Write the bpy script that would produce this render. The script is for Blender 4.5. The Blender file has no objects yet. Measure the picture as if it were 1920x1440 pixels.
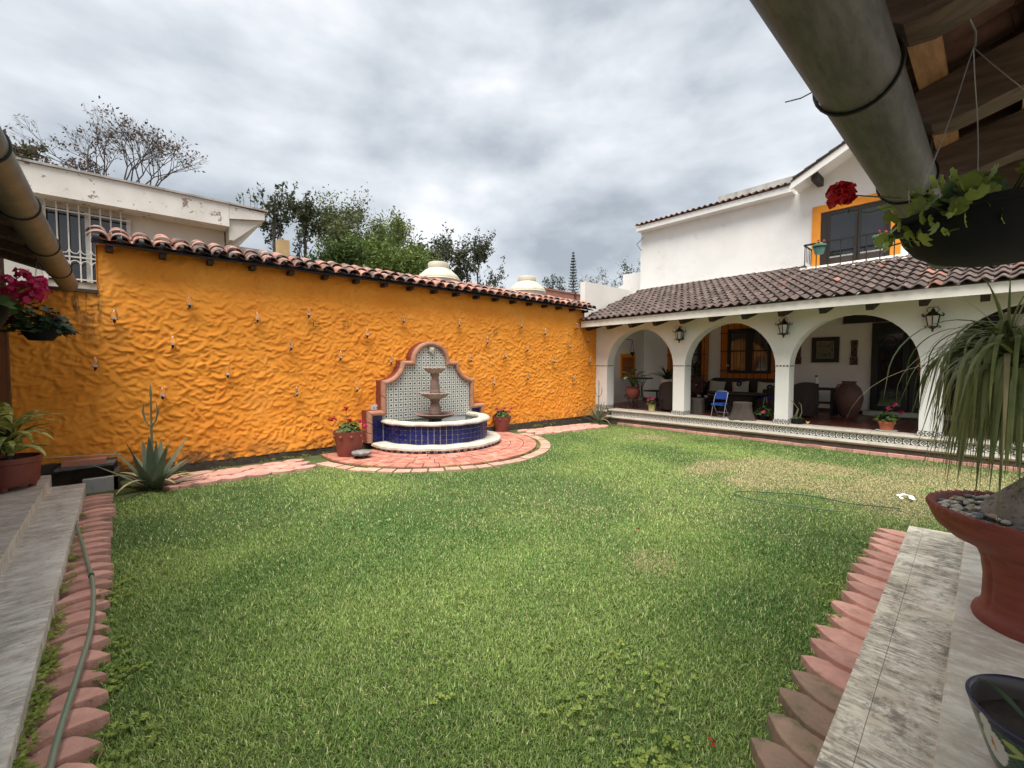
import bpy, math, random
import numpy as np
from mathutils import Vector, Matrix
sc = bpy.context.scene
col = sc.collection
rad = math.radians
pi = math.pi
# ---------------------------------------------------------------- camera
F_PX, HOR, EYE = 818.0, 685.5, 1.65           # focal length (px of 1920), horizon row, eye height over the lawn
PITCH = math.atan((720 - HOR) / F_PX)
VA = math.atan((1870 - 960) / F_PX)           # the orange wall runs this far off the viewing axis
FW0 = Vector((math.cos(VA), math.sin(VA), 0)); RT = Vector((math.sin(VA), -math.cos(VA), 0)); ZUP = Vector((0, 0, 1))
FWD = FW0 * math.cos(PITCH) - ZUP * math.sin(PITCH); UPV = FW0 * math.sin(PITCH) + ZUP * math.cos(PITCH)
CAM = Vector((0, 0, EYE))
cd = bpy.data.cameras.new('camera'); cam = bpy.data.objects.new('camera', cd); col.objects.link(cam)
cd.sensor_width = 36; cd.lens = F_PX / 1920 * 36; cd.clip_start = .05; cd.clip_end = 2000
m3 = Matrix((RT, UPV, -FWD)).transposed()
cam.matrix_world = Matrix.Translation(CAM) @ m3.to_4x4()
sc.camera = cam
# ---------------------------------------------------------------- sky, sun, exposure
SUN_EL, SUN_AZ = rad(67), rad(212)            # azimuth of the sun, measured from +X towards +Y
w = bpy.data.worlds.new('World'); sc.world = w; w.use_nodes = True
nt = w.node_tree; nt.nodes.clear(); N = nt.nodes.new; L = nt.links.new
def mth(nt, op, a, b=None):
    n = nt.nodes.new('ShaderNodeMath'); n.operation = op
    for i, q in enumerate((a, b)):
        if q is None: continue
        if isinstance(q, (int, float)): n.inputs[i].default_value = q
        else: nt.links.new(q, n.inputs[i])
    return n.outputs[0]
bg = N('ShaderNodeBackground'); out = N('ShaderNodeOutputWorld'); L(bg.outputs[0], out.inputs[0])
tc = N('ShaderNodeTexCoord'); 
comb = N('ShaderNodeMapping'); comb.inputs['Scale'].default_value = (1, 1, 2.1); comb.inputs['Location'].default_value = (.35, 1.7, .4); L(tc.outputs['Generated'], comb.inputs['Vector'])
def wnoise(s, det, rough, dist):
    n = N('ShaderNodeTexNoise'); n.inputs['Scale'].default_value = s; n.inputs['Detail'].default_value = det
    n.inputs['Roughness'].default_value = rough; n.inputs['Distortion'].default_value = dist; L(comb.outputs[0], n.inputs['Vector']); return n.outputs['Fac']
n1 = wnoise(2.1, 5, .5, .15); n2 = wnoise(5.2, 6, .52, .1)
nm = mth(nt, 'ADD', mth(nt, 'MULTIPLY', n1, .66), mth(nt, 'MULTIPLY', n2, .34))
cr = N('ShaderNodeValToRGB'); e = cr.color_ramp.elements
e[0].position = .37; e[0].color = (.37, .415, .465, 1); e[1].position = .62; e[1].color = (.90, .915, .94, 1)
q = cr.color_ramp.elements.new(.46); q.color = (.55, .595, .645, 1)
q = cr.color_ramp.elements.new(.54); q.color = (.71, .745, .79, 1)
L(nm, cr.inputs[0])
sky = N('ShaderNodeTexSky'); sky.sky_type = 'NISHITA'; sky.sun_disc = False; sky.sun_elevation = SUN_EL; sky.sun_rotation = pi / 2 - SUN_AZ
sk = N('ShaderNodeVectorMath'); sk.operation = 'SCALE'; sk.inputs['Scale'].default_value = .08; L(sky.outputs[0], sk.inputs[0])
mx = N('ShaderNodeMix'); mx.data_type = 'RGBA'; mx.inputs['Factor'].default_value = .9; L(sk.outputs[0], mx.inputs['A']); L(cr.outputs[0], mx.inputs['B'])
L(mx.outputs['Result'], bg.inputs['Color']); bg.inputs['Strength'].default_value = .26
sl = bpy.data.lights.new('sun', 'SUN'); sl.energy = 1.5; sl.angle = rad(48); sl.color = (1, .95, .88)
so = bpy.data.objects.new('sun', sl); col.objects.link(so)
sd = Vector((math.cos(SUN_EL) * math.cos(SUN_AZ), math.cos(SUN_EL) * math.sin(SUN_AZ), math.sin(SUN_EL)))
so.rotation_euler = sd.to_track_quat('Z', 'Y').to_euler(); so.location = sd * 40
vs = sc.view_settings; vs.view_transform = 'Standard'; vs.look = 'None'; vs.gamma = 1; vs.use_curve_mapping = False; vs.exposure = 2.25
sc.cycles.max_bounces = 8; sc.cycles.diffuse_bounces = 4; sc.cycles.transparent_max_bounces = 8
sc.cycles.use_denoising = True
# ---------------------------------------------------------------- helpers
RN = random.Random(11); NR = np.random.RandomState(5)
def ray(x, y): return FWD + RT * ((x - 960) / F_PX) - UPV * ((y - 720) / F_PX)
def G(x, y, z=0.0):  r = ray(x, y); return CAM + r * ((z - EYE) / r.z)
def PX(x, y, X): r = ray(x, y); return CAM + r * (X / r.x)
def PY(x, y, Y): r = ray(x, y); return CAM + r * (Y / r.y)
def PD(x, y, d): return CAM + ray(x, y) * d
def wm(o):
    m = o.matrix_basis.copy(); p = o.parent
    while p: m = p.matrix_basis @ m; p = p.parent
    return m
def tag(o, label=None, cat=None, group=None, kind=None):
    for k, v_ in (('label', label), ('category', cat), ('group', group), ('kind', kind)):
        if v_: o[k] = v_
    return o
def thing(name, label, cat, loc=(0, 0, 0), rz=0, group=None, kind=None):
    o = bpy.data.objects.new(name, None); o.empty_display_size = .1; col.objects.link(o); o.location = loc; o.rotation_euler = (0, 0, rz)
    return tag(o, label, cat, group, kind)
def link(name, me, parent=None, loc=None):
    o = bpy.data.objects.new(name, me); col.objects.link(o); o.parent = parent
    if loc is not None: o.location = loc
    return o
class MB:
    def __init__(s): s.v = []; s.f = []
    def add(s, vs_, fs):
        k = len(s.v); s.v += [tuple(p) for p in vs_]; s.f += [tuple(i + k for i in f) for f in fs]; return s
    def hexa(s, p):       # 8 corners: bottom 4 (ccw), top 4
        return s.add(p, [(3, 2, 1, 0), (4, 5, 6, 7), (0, 1, 5, 4), (1, 2, 6, 5), (2, 3, 7, 6), (3, 0, 4, 7)])
    def box(s, x0, x1, y0, y1, z0, z1):
        return s.hexa([(x0, y0, z0), (x1, y0, z0), (x1, y1, z0), (x0, y1, z0), (x0, y0, z1), (x1, y0, z1), (x1, y1, z1), (x0, y1, z1)])
    def beam(s, a, b, w_, h, up=(0, 0, 1)):
        a = Vector(a); b = Vector(b); d = (b - a).normalized(); u = Vector(up); sd_ = d.cross(u)
        if sd_.length < 1e-4: sd_ = d.cross(Vector((1, 0, 0)))
        sd_.normalize(); u = sd_.cross(d)
        c = [(-1, -1), (1, -1), (1, 1), (-1, 1)]
        A = [a + sd_ * (w_ / 2 * i) + u * (h / 2 * j) for i, j in c]; B = [b + sd_ * (w_ / 2 * i) + u * (h / 2 * j) for i, j in c]
        return s.hexa(A + B)
    def tube(s, pts, r, n=8, caps=True):
        pts = [Vector(p) for p in pts]; m = len(pts); rs = r if isinstance(r, (list, tuple)) else [r] * m
        d0 = (pts[1] - pts[0]).normalized(); u = d0.orthogonal().normalized(); vs_ = []
        for i, p in enumerate(pts):
            d = (pts[min(i + 1, m - 1)] - pts[max(i - 1, 0)]).normalized()
            u = (u - d * u.dot(d)); u = u.normalized() if u.length > 1e-6 else d.orthogonal().normalized(); v_ = d.cross(u)
            vs_ += [p + (u * math.cos(2 * pi * k / n) + v_ * math.sin(2 * pi * k / n)) * rs[i] for k in range(n)]
        fs = [(i * n + k, i * n + (k + 1) % n, (i + 1) * n + (k + 1) % n, (i + 1) * n + k) for i in range(m - 1) for k in range(n)]
        if caps: fs += [tuple(range(n - 1, -1, -1)), tuple((m - 1) * n + k for k in range(n))]
        return s.add(vs_, fs)
    def lathe(s, prof, c=(0, 0, 0), n=24, a0=0, a1=2 * pi, sx=1, sy=1, fn=None):
        full = abs(a1 - a0 - 2 * pi) < 1e-6; k = n if full else n + 1; vs_ = []; cx, cy, cz = c
        for r, z in prof:
            for i in range(k):
                a = a0 + (a1 - a0) * i / n; rr, z2 = (r, z) if fn is None else fn(r, z, a)
                vs_.append((cx + rr * sx * math.cos(a), cy + rr * sy * math.sin(a), cz + z2))
        fs = []
        for j in range(len(prof) - 1):
            for i in range(n if not full else n):
                i2 = (i + 1) % k
                if not full and i == n: continue
                fs.append((j * k + i, j * k + i2, (j + 1) * k + i2, (j + 1) * k + i))
        return s.add(vs_, fs)
    def prism(s, poly, t0, t1, ax='z'):
        n = len(poly)
        def P(a, b, t): return {'z': (a, b, t), 'y': (a, t, b), 'x': (t, a, b)}[ax]
        vs_ = [P(a, b, t0) for a, b in poly] + [P(a, b, t1) for a, b in poly]
        return s.add(vs_, [tuple(range(n - 1, -1, -1)), tuple(range(n, 2 * n))] + [(i, (i + 1) % n, n + (i + 1) % n, n + i) for i in range(n)])
    def ball(s, c, r, n=8, m=5, sz=1.0):
        pr = [(max(r * math.sin(pi * j / m), 1e-4), -r * sz * math.cos(pi * j / m)) for j in range(m + 1)]
        return s.lathe(pr, c, n)
    def mesh(s, name, M=None):
        me = bpy.data.meshes.new(name)
        vs_ = s.v if M is None else [M @ Vector(p) for p in s.v]
        me.from_pydata(vs_, [], s.f); me.update(); return me
    def build(s, name, mt, parent=None, smooth=0, world=True, origin=True, fix=True):
        loc = None; M = None
        if parent is not None:
            if world: M = wm(parent).inverted()
        elif origin:
            a = np.array(s.v); loc = Vector(((a[:, 0].min() + a[:, 0].max()) / 2, (a[:, 1].min() + a[:, 1].max()) / 2, a[:, 2].min())); M = Matrix.Translation(-loc)
        me = s.mesh(name, M)
        finish(me, mt, smooth, fix)
        return link(name, me, parent, loc)
def finish(me, mt, smooth=0, fix=True):
    if fix:
        import bmesh
        bm = bmesh.new(); bm.from_mesh(me); bmesh.ops.recalc_face_normals(bm, faces=bm.faces); bm.to_mesh(me); bm.free()
    if mt: me.materials.append(mt)
    if smooth:
        me.polygons.foreach_set('use_smooth', [True] * len(me.polygons)); me.set_sharp_from_angle(angle=rad(smooth if smooth > 1 else 40))
def child(name, me, parent, loc=(0, 0, 0), rot=None, scale=None):
    o = bpy.data.objects.new(name, me); col.objects.link(o); o.parent = parent; o.location = loc
    if rot is not None: o.rotation_euler = rot
    if scale is not None: o.scale = scale
    return o
def copy_tree(o, parent=None):
    c = o.copy(); col.objects.link(c); c.parent = parent
    for ch in list(o.children): copy_tree(ch, c)
    return c
# value noise for heights and colours of geometry
def vnoise(x, y, seed=0):
    r = np.random.RandomState(seed).rand(64, 64); x = np.asarray(x, float); y = np.asarray(y, float)
    xi = np.floor(x).astype(int); yi = np.floor(y).astype(int); fx = x - xi; fy = y - yi
    fx = fx * fx * (3 - 2 * fx); fy = fy * fy * (3 - 2 * fy)
    g = lambda a, b: r[a % 64, b % 64]
    return (g(xi, yi) * (1 - fx) + g(xi + 1, yi) * fx) * (1 - fy) + (g(xi, yi + 1) * (1 - fx) + g(xi + 1, yi + 1) * fx) * fy
def fbm(x, y, seed=0, o=4):
    s_ = 0; a = .5
    for i in range(o): s_ = s_ + a * vnoise(x * 2 ** i, y * 2 ** i, seed + i); a *= .5
    return s_ / (1 - .5 ** o)
def np_mesh(name, V, Fc, mt, cols=None, smooth=False):
    me = bpy.data.meshes.new(name); nv = len(V); k = Fc.shape[1]; nf = len(Fc)
    me.vertices.add(nv); me.vertices.foreach_set('co', np.asarray(V, np.float32).ravel())
    me.loops.add(nf * k); me.loops.foreach_set('vertex_index', Fc.astype(np.int32).ravel())
    me.polygons.add(nf); me.polygons.foreach_set('loop_start', np.arange(0, nf * k, k, dtype=np.int32))
    me.polygons.foreach_set('loop_total', np.full(nf, k, dtype=np.int32))
    if smooth: me.polygons.foreach_set('use_smooth', np.ones(nf, dtype=bool))
    me.update(calc_edges=True); me.validate()
    if cols is not None:
        at = me.color_attributes.new('Col', 'FLOAT_COLOR', 'POINT'); c4 = np.ones((nv, 4), np.float32); c4[:, :3] = cols
        at.data.foreach_set('color', c4.ravel())
    if mt: me.materials.append(mt)
    return me
# ---------------------------------------------------------------- materials
MT = {}
def newmat(name):
    m = bpy.data.materials.new(name); m.use_nodes = True; nt = m.node_tree; b = nt.nodes['Principled BSDF']; MT[name] = m; return m, nt, b
def noise(nt, vec, scale, detail=5, rough=.6, dist=0):
    n = nt.nodes.new('ShaderNodeTexNoise'); n.inputs['Scale'].default_value = scale; n.inputs['Detail'].default_value = detail
    n.inputs['Roughness'].default_value = rough; n.inputs['Distortion'].default_value = dist; nt.links.new(vec, n.inputs['Vector']); return n.outputs['Fac']
def pos(nt, stretch=(1, 1, 1), rot=0):
    g = nt.nodes.new('ShaderNodeNewGeometry'); mp = nt.nodes.new('ShaderNodeMapping'); mp.inputs['Scale'].default_value = stretch
    mp.inputs['Rotation'].default_value = (0, 0, rot); nt.links.new(g.outputs['Position'], mp.inputs['Vector']); return mp.outputs[0]
def ramp01(nt, v_, a, b):
    n = nt.nodes.new('ShaderNodeMapRange'); n.inputs['From Min'].default_value = a; n.inputs['From Max'].default_value = b
    nt.links.new(v_, n.inputs['Value']); n.interpolation_type = 'SMOOTHSTEP'; return n.outputs[0]
def mixc(nt, fac, a, b):
    n = nt.nodes.new('ShaderNodeMix'); n.data_type = 'RGBA'
    for k, v_ in (('Factor', fac), ('A', a), ('B', b)):
        if isinstance(v_, tuple): n.inputs[k].default_value = v_ + (1,) if len(v_) == 3 else v_
        elif isinstance(v_, (int, float)): n.inputs[k].default_value = v_
        else: nt.links.new(v_, n.inputs[k])
    return n.outputs['Result']
def rand_out(nt):
    oi = nt.nodes.new('ShaderNodeObjectInfo'); ge = nt.nodes.new('ShaderNodeNewGeometry')
    return mth(nt, 'FRACT', mth(nt, 'ADD', oi.outputs['Random'], ge.outputs['Random Per Island']))
def bump(nt, b, h, strength, dist=.01):
    n = nt.nodes.new('ShaderNodeBump'); n.inputs['Strength'].default_value = strength; n.inputs['Distance'].default_value = dist
    nt.links.new(h, n.inputs['Height']); nt.links.new(n.outputs[0], b.inputs['Normal'])
def mat(name, c, c2=None, s=6, rough=.7, bmp=0, bs=60, rnd=0, metal=0, spec=.4, st=(1, 1, 1), rg=(.35, .65), c3=None, s3=20, rg3=(.55, .7), tl=0, trans=0, coat=0, rot=0):
    m, nt, b = newmat(name); p = pos(nt, st, rot); b.inputs['Roughness'].default_value = rough; b.inputs['Metallic'].default_value = metal
    b.inputs['Specular IOR Level'].default_value = spec; b.inputs['Transmission Weight'].default_value = trans; b.inputs['Coat Weight'].default_value = coat
    if c2 is None: c2 = tuple(v_ * .75 for v_ in c)
    o = mixc(nt, ramp01(nt, noise(nt, p, s), *rg), c, c2)
    if c3 is not None: o = mixc(nt, ramp01(nt, noise(nt, p, s3, 6, .65), *rg3), o, c3)
    if rnd:
        h = nt.nodes.new('ShaderNodeHueSaturation'); nt.links.new(o, h.inputs['Color'])
        nt.links.new(mth(nt, 'ADD', mth(nt, 'MULTIPLY', rand_out(nt), 2 * rnd), 1 - rnd), h.inputs['Value']); o = h.outputs[0]
    nt.links.new(o, b.inputs['Base Color'])
    if bmp: bump(nt, b, noise(nt, p, bs, 6, .65), bmp)
    if tl:
        t = nt.nodes.new('ShaderNodeBsdfTranslucent'); nt.links.new(o, t.inputs['Color']); ms = nt.nodes.new('ShaderNodeMixShader'); ms.inputs[0].default_value = tl
        nt.links.new(b.outputs[0], ms.inputs[1]); nt.links.new(t.outputs[0], ms.inputs[2]); nt.links.new(ms.outputs[0], nt.nodes['Material Output'].inputs[0])
    return m
def vmat(name, rough=.6, tl=0, bmp=0, bs=80):
    m, nt, b = newmat(name); a = nt.nodes.new('ShaderNodeVertexColor'); a.layer_name = 'Col'; nt.links.new(a.outputs[0], b.inputs['Base Color'])
    b.inputs['Roughness'].default_value = rough; b.inputs['Specular IOR Level'].default_value = .3
    if bmp: bump(nt, b, noise(nt, pos(nt), bs), bmp)
    if tl:
        t = nt.nodes.new('ShaderNodeBsdfTranslucent'); nt.links.new(a.outputs[0], t.inputs['Color']); ms = nt.nodes.new('ShaderNodeMixShader'); ms.inputs[0].default_value = tl
        nt.links.new(b.outputs[0], ms.inputs[1]); nt.links.new(t.outputs[0], ms.inputs[2]); nt.links.new(ms.outputs[0], nt.nodes['Material Output'].inputs[0])
    return m
white = mat('white_plaster', (.82, .81, .78), (.77, .76, .73), s=1.5, rough=.85, bmp=.25, bs=220, c3=(.66, .64, .60), s3=2.2, rg3=(.58, .78))
soffit = mat('soffit_paint', (.74, .72, .66), (.68, .66, .60), s=3, rough=.85)
trimw = mat('fascia_paint', (.80, .77, .70), (.70, .67, .60), s=2, rough=.7, c3=(.55, .50, .44), s3=14, rg3=(.66, .78))
inwall = mat('porch_plaster', (.77, .74, .69), (.72, .69, .64), s=1.2, rough=.9, bmp=.1, bs=150)
orangep = mat('orange_paint', (.78, .29, .03), (.72, .25, .02), s=3, rough=.75)
rooft = mat('roof_tile_brown', (.112, .078, .066), (.072, .052, .047), s=9, rough=.75, rnd=.32, c3=(.17, .125, .10), s3=16, rg3=(.6, .75), bmp=.2, bs=90)
ridget = mat('roof_tile_red', (.30, .13, .085), (.16, .09, .07), s=9, rough=.8, rnd=.3, bmp=.2, bs=90)
copet = mat('coping_tile', (.43, .215, .16), (.34, .165, .125), s=7, rough=.85, rnd=.28, c3=(.075, .066, .06), s3=4.5, rg3=(.44, .58), bmp=.3, bs=80)
darkwood = mat('dark_wood', (.030, .020, .016), (.018, .012, .010), s=4, rough=.6, st=(1, 8, 8))
wood = mat('pine_wood', (.48, .27, .13), (.34, .18, .085), s=3, rough=.65, st=(3, 14, 14), bmp=.1, bs=30, rnd=.15)
rafterw = mat('weathered_rafter', (.135, .092, .065), (.085, .058, .042), s=3, rough=.8, st=(12, 2, 12), bmp=.3, bs=40, rnd=.15)
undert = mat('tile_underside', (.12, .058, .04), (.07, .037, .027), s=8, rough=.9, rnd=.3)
pvc = mat('weathered_pipe', (.115, .108, .092), (.07, .066, .056), s=6, rough=.55, st=(1, 5, 5), c3=(.06, .056, .044), s3=9, rg3=(.52, .72), bmp=.15, bs=40)
pvc2 = mat('pale_pipe', (.17, .168, .16), (.125, .122, .115), s=7, rough=.5, c3=(.22, .20, .16), s3=9, rg3=(.58, .8))
iron = mat('black_iron', (.012, .012, .012), (.02, .018, .016), s=20, rough=.45, metal=.3, spec=.5)
steel = mat('bright_steel', (.6, .6, .62), (.5, .5, .52), s=20, rough=.25, metal=1)
glass = mat('clear_glass', (1, 1, 1), (1, 1, 1), rough=.03, trans=1, spec=.5)
darkglass = mat('dark_glass', (.012, .014, .016), (.02, .02, .022), s=1, rough=.06, spec=.7)
milk = mat('lamp_pane', (.55, .55, .52), (.45, .45, .42), s=10, rough=.2, spec=.6)
stone = mat('cast_stone', (.50, .46, .39), (.42, .385, .32), s=5, rough=.85, c3=(.25, .23, .19), s3=12, rg3=(.60, .75), bmp=.3, bs=90)
stonew = mat('pitted_stone', (.54, .50, .43), (.44, .40, .34), s=7, rough=.9, c3=(.17, .15, .12), s3=16, rg3=(.57, .68), bmp=.6, bs=70)
cantera = mat('pink_quarry_stone', (.255, .165, .135), (.19, .125, .105), s=7, rough=.9, bmp=.5, bs=120)
frameb = mat('clay_moulding', (.43, .215, .14), (.35, .17, .11), s=9, rough=.8, c3=(.50, .30, .20), s3=12, rg3=(.60, .78), bmp=.25, bs=100, rnd=.08)
framer = mat('red_side_paint', (.22, .045, .025), (.17, .035, .02), s=6, rough=.7)
redpot = mat('red_painted_clay', (.235, .062, .045), (.19, .05, .037), s=5, rough=.55, bmp=.1, bs=40)
redpot2 = mat('brick_red_clay', (.26, .062, .042), (.20, .048, .034), s=6, rough=.6, bmp=.15, bs=50, st=(1, 1, 5), c3=(.33, .125, .09), s3=3.5, rg3=(.55, .8))
terra = mat('terracotta', (.46, .15, .07), (.38, .12, .055), s=8, rough=.8)
jarclay = mat('dark_jar_clay', (.13, .062, .048), (.095, .045, .035), s=5, rough=.65, bmp=.1, bs=30)
soil = mat('soil', (.035, .026, .018), (.055, .042, .03), s=25, rough=1, bmp=.8, bs=60)
mudc = mat('dark_footing', (.055, .042, .032), (.085, .066, .05), s=8, rough=.95, bmp=.5, bs=40)
blacktile = mat('dark_edge_trim', (.03, .028, .026))
grout = mat('white_grout', (.70, .69, .66), (.60, .59, .56), s=12, rough=.9)
bluet = mat('cobalt_tile', (.012, .014, .085), (.016, .019, .115), s=10, rough=.3, rnd=.35, spec=.35)
grn = mat('leaf_green', (.075, .13, .03), (.045, .085, .02), s=9, rough=.5, rnd=.3, tl=.2)
grnl = mat('leaf_lime', (.32, .40, .075), (.21, .29, .055), s=9, rough=.45, rnd=.25, tl=.4)
grnd = mat('leaf_dark', (.035, .065, .02), (.022, .042, .014), s=9, rough=.45, rnd=.3, tl=.1)
agavem = mat('agave_leaf', (.155, .19, .125), (.11, .145, .09), s=5, rough=.55, st=(2, 2, 1), rnd=.12, c3=(.26, .25, .14), s3=3, rg3=(.66, .8))
dryleaf = mat('dry_leaf', (.40, .33, .17), (.30, .25, .12), s=6, rough=.7, rnd=.2)
palmm = mat('palm_leaf', (.23, .26, .095), (.13, .17, .06), s=6, rough=.5, rnd=.3, tl=.15)
varieg = mat('striped_leaf', (.70, .70, .24), (.24, .30, .07), s=11, rough=.45, rg=(.46, .58), tl=.25)
bark = mat('bark', (.085, .07, .058), (.05, .042, .036), s=8, rough=.95, bmp=.5, bs=30)
caudex = mat('cracked_bark', (.33, .29, .25), (.24, .205, .175), s=10, rough=.95, c3=(.10, .082, .068), s3=26, rg3=(.53, .62), bmp=.9, bs=26)
redfl = mat('petal_red', (.55, .012, .014), (.38, .006, .01), s=40, rough=.5, rnd=.25, tl=.2)
pinkfl = mat('petal_magenta', (.60, .025, .13), (.42, .012, .075), s=40, rough=.5, rnd=.25, tl=.25)
pinkl = mat('petal_rose', (.62, .10, .17), (.50, .06, .12), s=40, rough=.5, rnd=.25, tl=.25)
blackpl = mat('black_plastic', (.006, .007, .009), (.010, .011, .013), s=5, rough=.75, spec=.2, c3=(.05, .05, .05), s3=7, rg3=(.70, .88))
hosem = mat('green_hose', (.17, .24, .17), (.22, .24, .18), s=3, rough=.5, c3=(.30, .27, .20), s3=5, rg3=(.5, .7))
hosed = mat('dark_hose', (.02, .075, .05), rough=.5)
wicker = mat('brown_wicker', (.045, .028, .022), (.022, .014, .012), s=60, rough=.7, bmp=.8, bs=120)
stumpm = mat('tree_stump', (.085, .066, .055), (.055, .043, .037), s=7, rough=.9, st=(1, 1, .3), bmp=.6, bs=30)
bluech = mat('blue_vinyl', (.012, .07, .36), (.01, .055, .28), s=8, rough=.4)
bluecu = mat('navy_cushion', (.02, .02, .11), rough=.9)
teal = mat('teal_pot', (.11, .25, .21), (.08, .19, .16), s=9, rough=.6)
creamp = mat('cream_pot', (.60, .52, .22), (.48, .42, .18), s=30, rough=.5)
whitep = mat('white_ceramic', (.75, .74, .72), rough=.3)
saltillo = mat('dark_red_floor_tile', (.13, .036, .022), (.085, .024, .016), s=5, rough=.3, rnd=.3, spec=.5)
floorg = mat('floor_grout', (.20, .13, .10), rough=.8)
tank = mat('cream_plastic', (.52, .48, .38), (.46, .42, .33), s=4, rough=.6)
brownw = mat('brown_render', (.34, .16, .115), (.30, .14, .10), s=2, rough=.85)
oldpaint = mat('old_white_paint', (.72, .70, .66), (.64, .62, .57), s=2.2, rough=.9, c3=(.26, .21, .17), s3=5.5, rg3=(.60, .63), bmp=.3, bs=40)
oldcream = mat('old_cream_paint', (.62, .61, .55), (.55, .54, .48), s=2, rough=.9, c3=(.30, .24, .18), s3=4, rg3=(.68, .75))
greyc = mat('grey_concrete', (.42, .41, .39), (.30, .29, .27), s=3, rough=.9, c3=(.12, .12, .11), s3=6, rg3=(.56, .75))
paverm = mat('pink_paver', (.60, .33, .265), (.50, .265, .21), s=9, rough=.9, rnd=.2, c3=(.27, .185, .13), s3=5, rg3=(.56, .74), bmp=.5, bs=140)
patiom = mat('stamped_brick', (.36, .125, .085), (.49, .235, .175), s=7, rough=.85, rnd=.12, c3=(.28, .10, .07), s3=9, rg3=(.60, .75), bmp=.3, bs=60)
edgem = mat('tan_edging', (.50, .33, .24), (.40, .25, .18), s=7, rough=.9, rnd=.12, c3=(.25, .2, .14), s3=8, rg3=(.60, .75), bmp=.4, bs=90)
mossp = mat('mossy_paver', (.30, .20, .145), (.23, .16, .11), s=9, rough=.95, rnd=.12, c3=(.13, .12, .065), s3=7, rg3=(.5, .68), bmp=.6, bs=140)
brownd = mat('dark_brown_wall', (.075, .028, .016), (.055, .02, .012), s=3, rough=.7)
pebm = {'pale': mat('pebble_cream', (.58, .53, .43), (.50, .45, .36), s=20, rough=.6, rnd=.2), 'grey': mat('pebble_grey', (.17, .18, .19), (.12, .13, .14), s=20, rough=.5, rnd=.3), 'tan': mat('pebble_tan', (.46, .34, .22), (.40, .30, .2), s=20, rough=.6, rnd=.2)}
wire = mat('grey_wire', (.35, .35, .34), rough=.4, metal=.6)
whitei = mat('white_iron', (.66, .65, .60), (.55, .54, .50), s=9, rough=.6)
curtain = mat('pale_curtain', (.16, .13, .11), (.11, .09, .075), s=3, rough=.9, st=(1, 26, .2))
plywood = mat('plywood', (.50, .36, .18), (.42, .3, .15), s=4, rough=.8)
cushm = mat('cream_print_cushion', (.50, .47, .38), (.42, .40, .32), s=3, rough=.95, c3=(.32, .30, .08), s3=9, rg3=(.60, .66))
# special materials ------------------------------------------------------------
def orange_wall_mat():
    m, nt, b = newmat('orange_stucco'); p = pos(nt); b.inputs['Roughness'].default_value = .8; b.inputs['Specular IOR Level'].default_value = .25
    o = mixc(nt, ramp01(nt, noise(nt, p, 1.3, 4), .35, .65), (.84, .32, .040), (.77, .272, .030))
    o = mixc(nt, ramp01(nt, noise(nt, p, 7, 6, .7), .50, .75), o, (.64, .22, .026))
    o = mixc(nt, mth(nt, 'MULTIPLY', ramp01(nt, noise(nt, p, .9, 5, .65), .50, .72), .3), o, (.86, .42, .10))
    o = mixc(nt, mth(nt, 'MULTIPLY', ramp01(nt, noise(nt, p, 16, 7, .75), .62, .74), .35), o, (.40, .14, .025))
    g = nt.nodes.new('ShaderNodeNewGeometry'); s = nt.nodes.new('ShaderNodeSeparateXYZ'); nt.links.new(g.outputs['Position'], s.inputs[0]); X, Z = s.outputs[0], s.outputs[2]
    n = noise(nt, p, 3.2, 6, .7)
    foot = mth(nt, 'MULTIPLY', ramp01(nt, Z, .55, .10), ramp01(nt, n, .40, .56))                                    # mould along the footing
    foot = mth(nt, 'MULTIPLY', foot, mth(nt, 'ADD', mth(nt, 'MULTIPLY', ramp01(nt, X, 2.4, 1.2), .6), .4))
    drip = mth(nt, 'MULTIPLY', mth(nt, 'MULTIPLY', ramp01(nt, X, -.62, -.45), ramp01(nt, X, -.12, -.2)), mth(nt, 'MULTIPLY', ramp01(nt, Z, 1.7, 2.6), ramp01(nt, noise(nt, pos(nt, (5, 1, .8)), 2.4, 5, .7), .47, .6)))
    st = mth(nt, 'MAXIMUM', foot, mth(nt, 'MULTIPLY', drip, .9))
    o = mixc(nt, mth(nt, 'MULTIPLY', st, .85), o, (.055, .04, .03)); nt.links.new(o, b.inputs['Base Color'])
    bump(nt, b, noise(nt, p, 55, 6, .7), .35, .006); return m
stucco = orange_wall_mat()
def slab_mat(name, rot, dirt, ax='x', lo=(.50, .44, .34), hi=(.72, .67, .55)):
    m, nt, b = newmat(name); b.inputs['Roughness'].default_value = .8; b.inputs['Specular IOR Level'].default_value = .25
    SW = lambda a, b_: (a, b_, 1) if ax == 'x' else (b_, a, 1)
    ps = pos(nt, SW(1.7, 5), 0); p = pos(nt)
    st = noise(nt, ps, 2.2, 7, .7); big = noise(nt, p, 1.7, 6, .65)
    o = mixc(nt, ramp01(nt, st, .38, .62), hi, lo)
    k = mth(nt, 'MULTIPLY', ramp01(nt, noise(nt, pos(nt, SW(3.2, 22), 0), 2.5, 7, .8), .42, .60), ramp01(nt, big, .38, .56))
    o = mixc(nt, mth(nt, 'MULTIPLY', k, dirt * .85), o, (.085, .072, .055))
    o = mixc(nt, mth(nt, 'MULTIPLY', ramp01(nt, noise(nt, p, 6.5, 9, .85), .475, .63), dirt * .85), o, (.15, .13, .10))
    o = mixc(nt, mth(nt, 'MULTIPLY', ramp01(nt, noise(nt, ps, 5, 5, .6), .60, .66), .6), o, (.74, .70, .62))
    nt.links.new(o, b.inputs['Base Color']); bump(nt, b, st, .25, .006); return m
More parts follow.
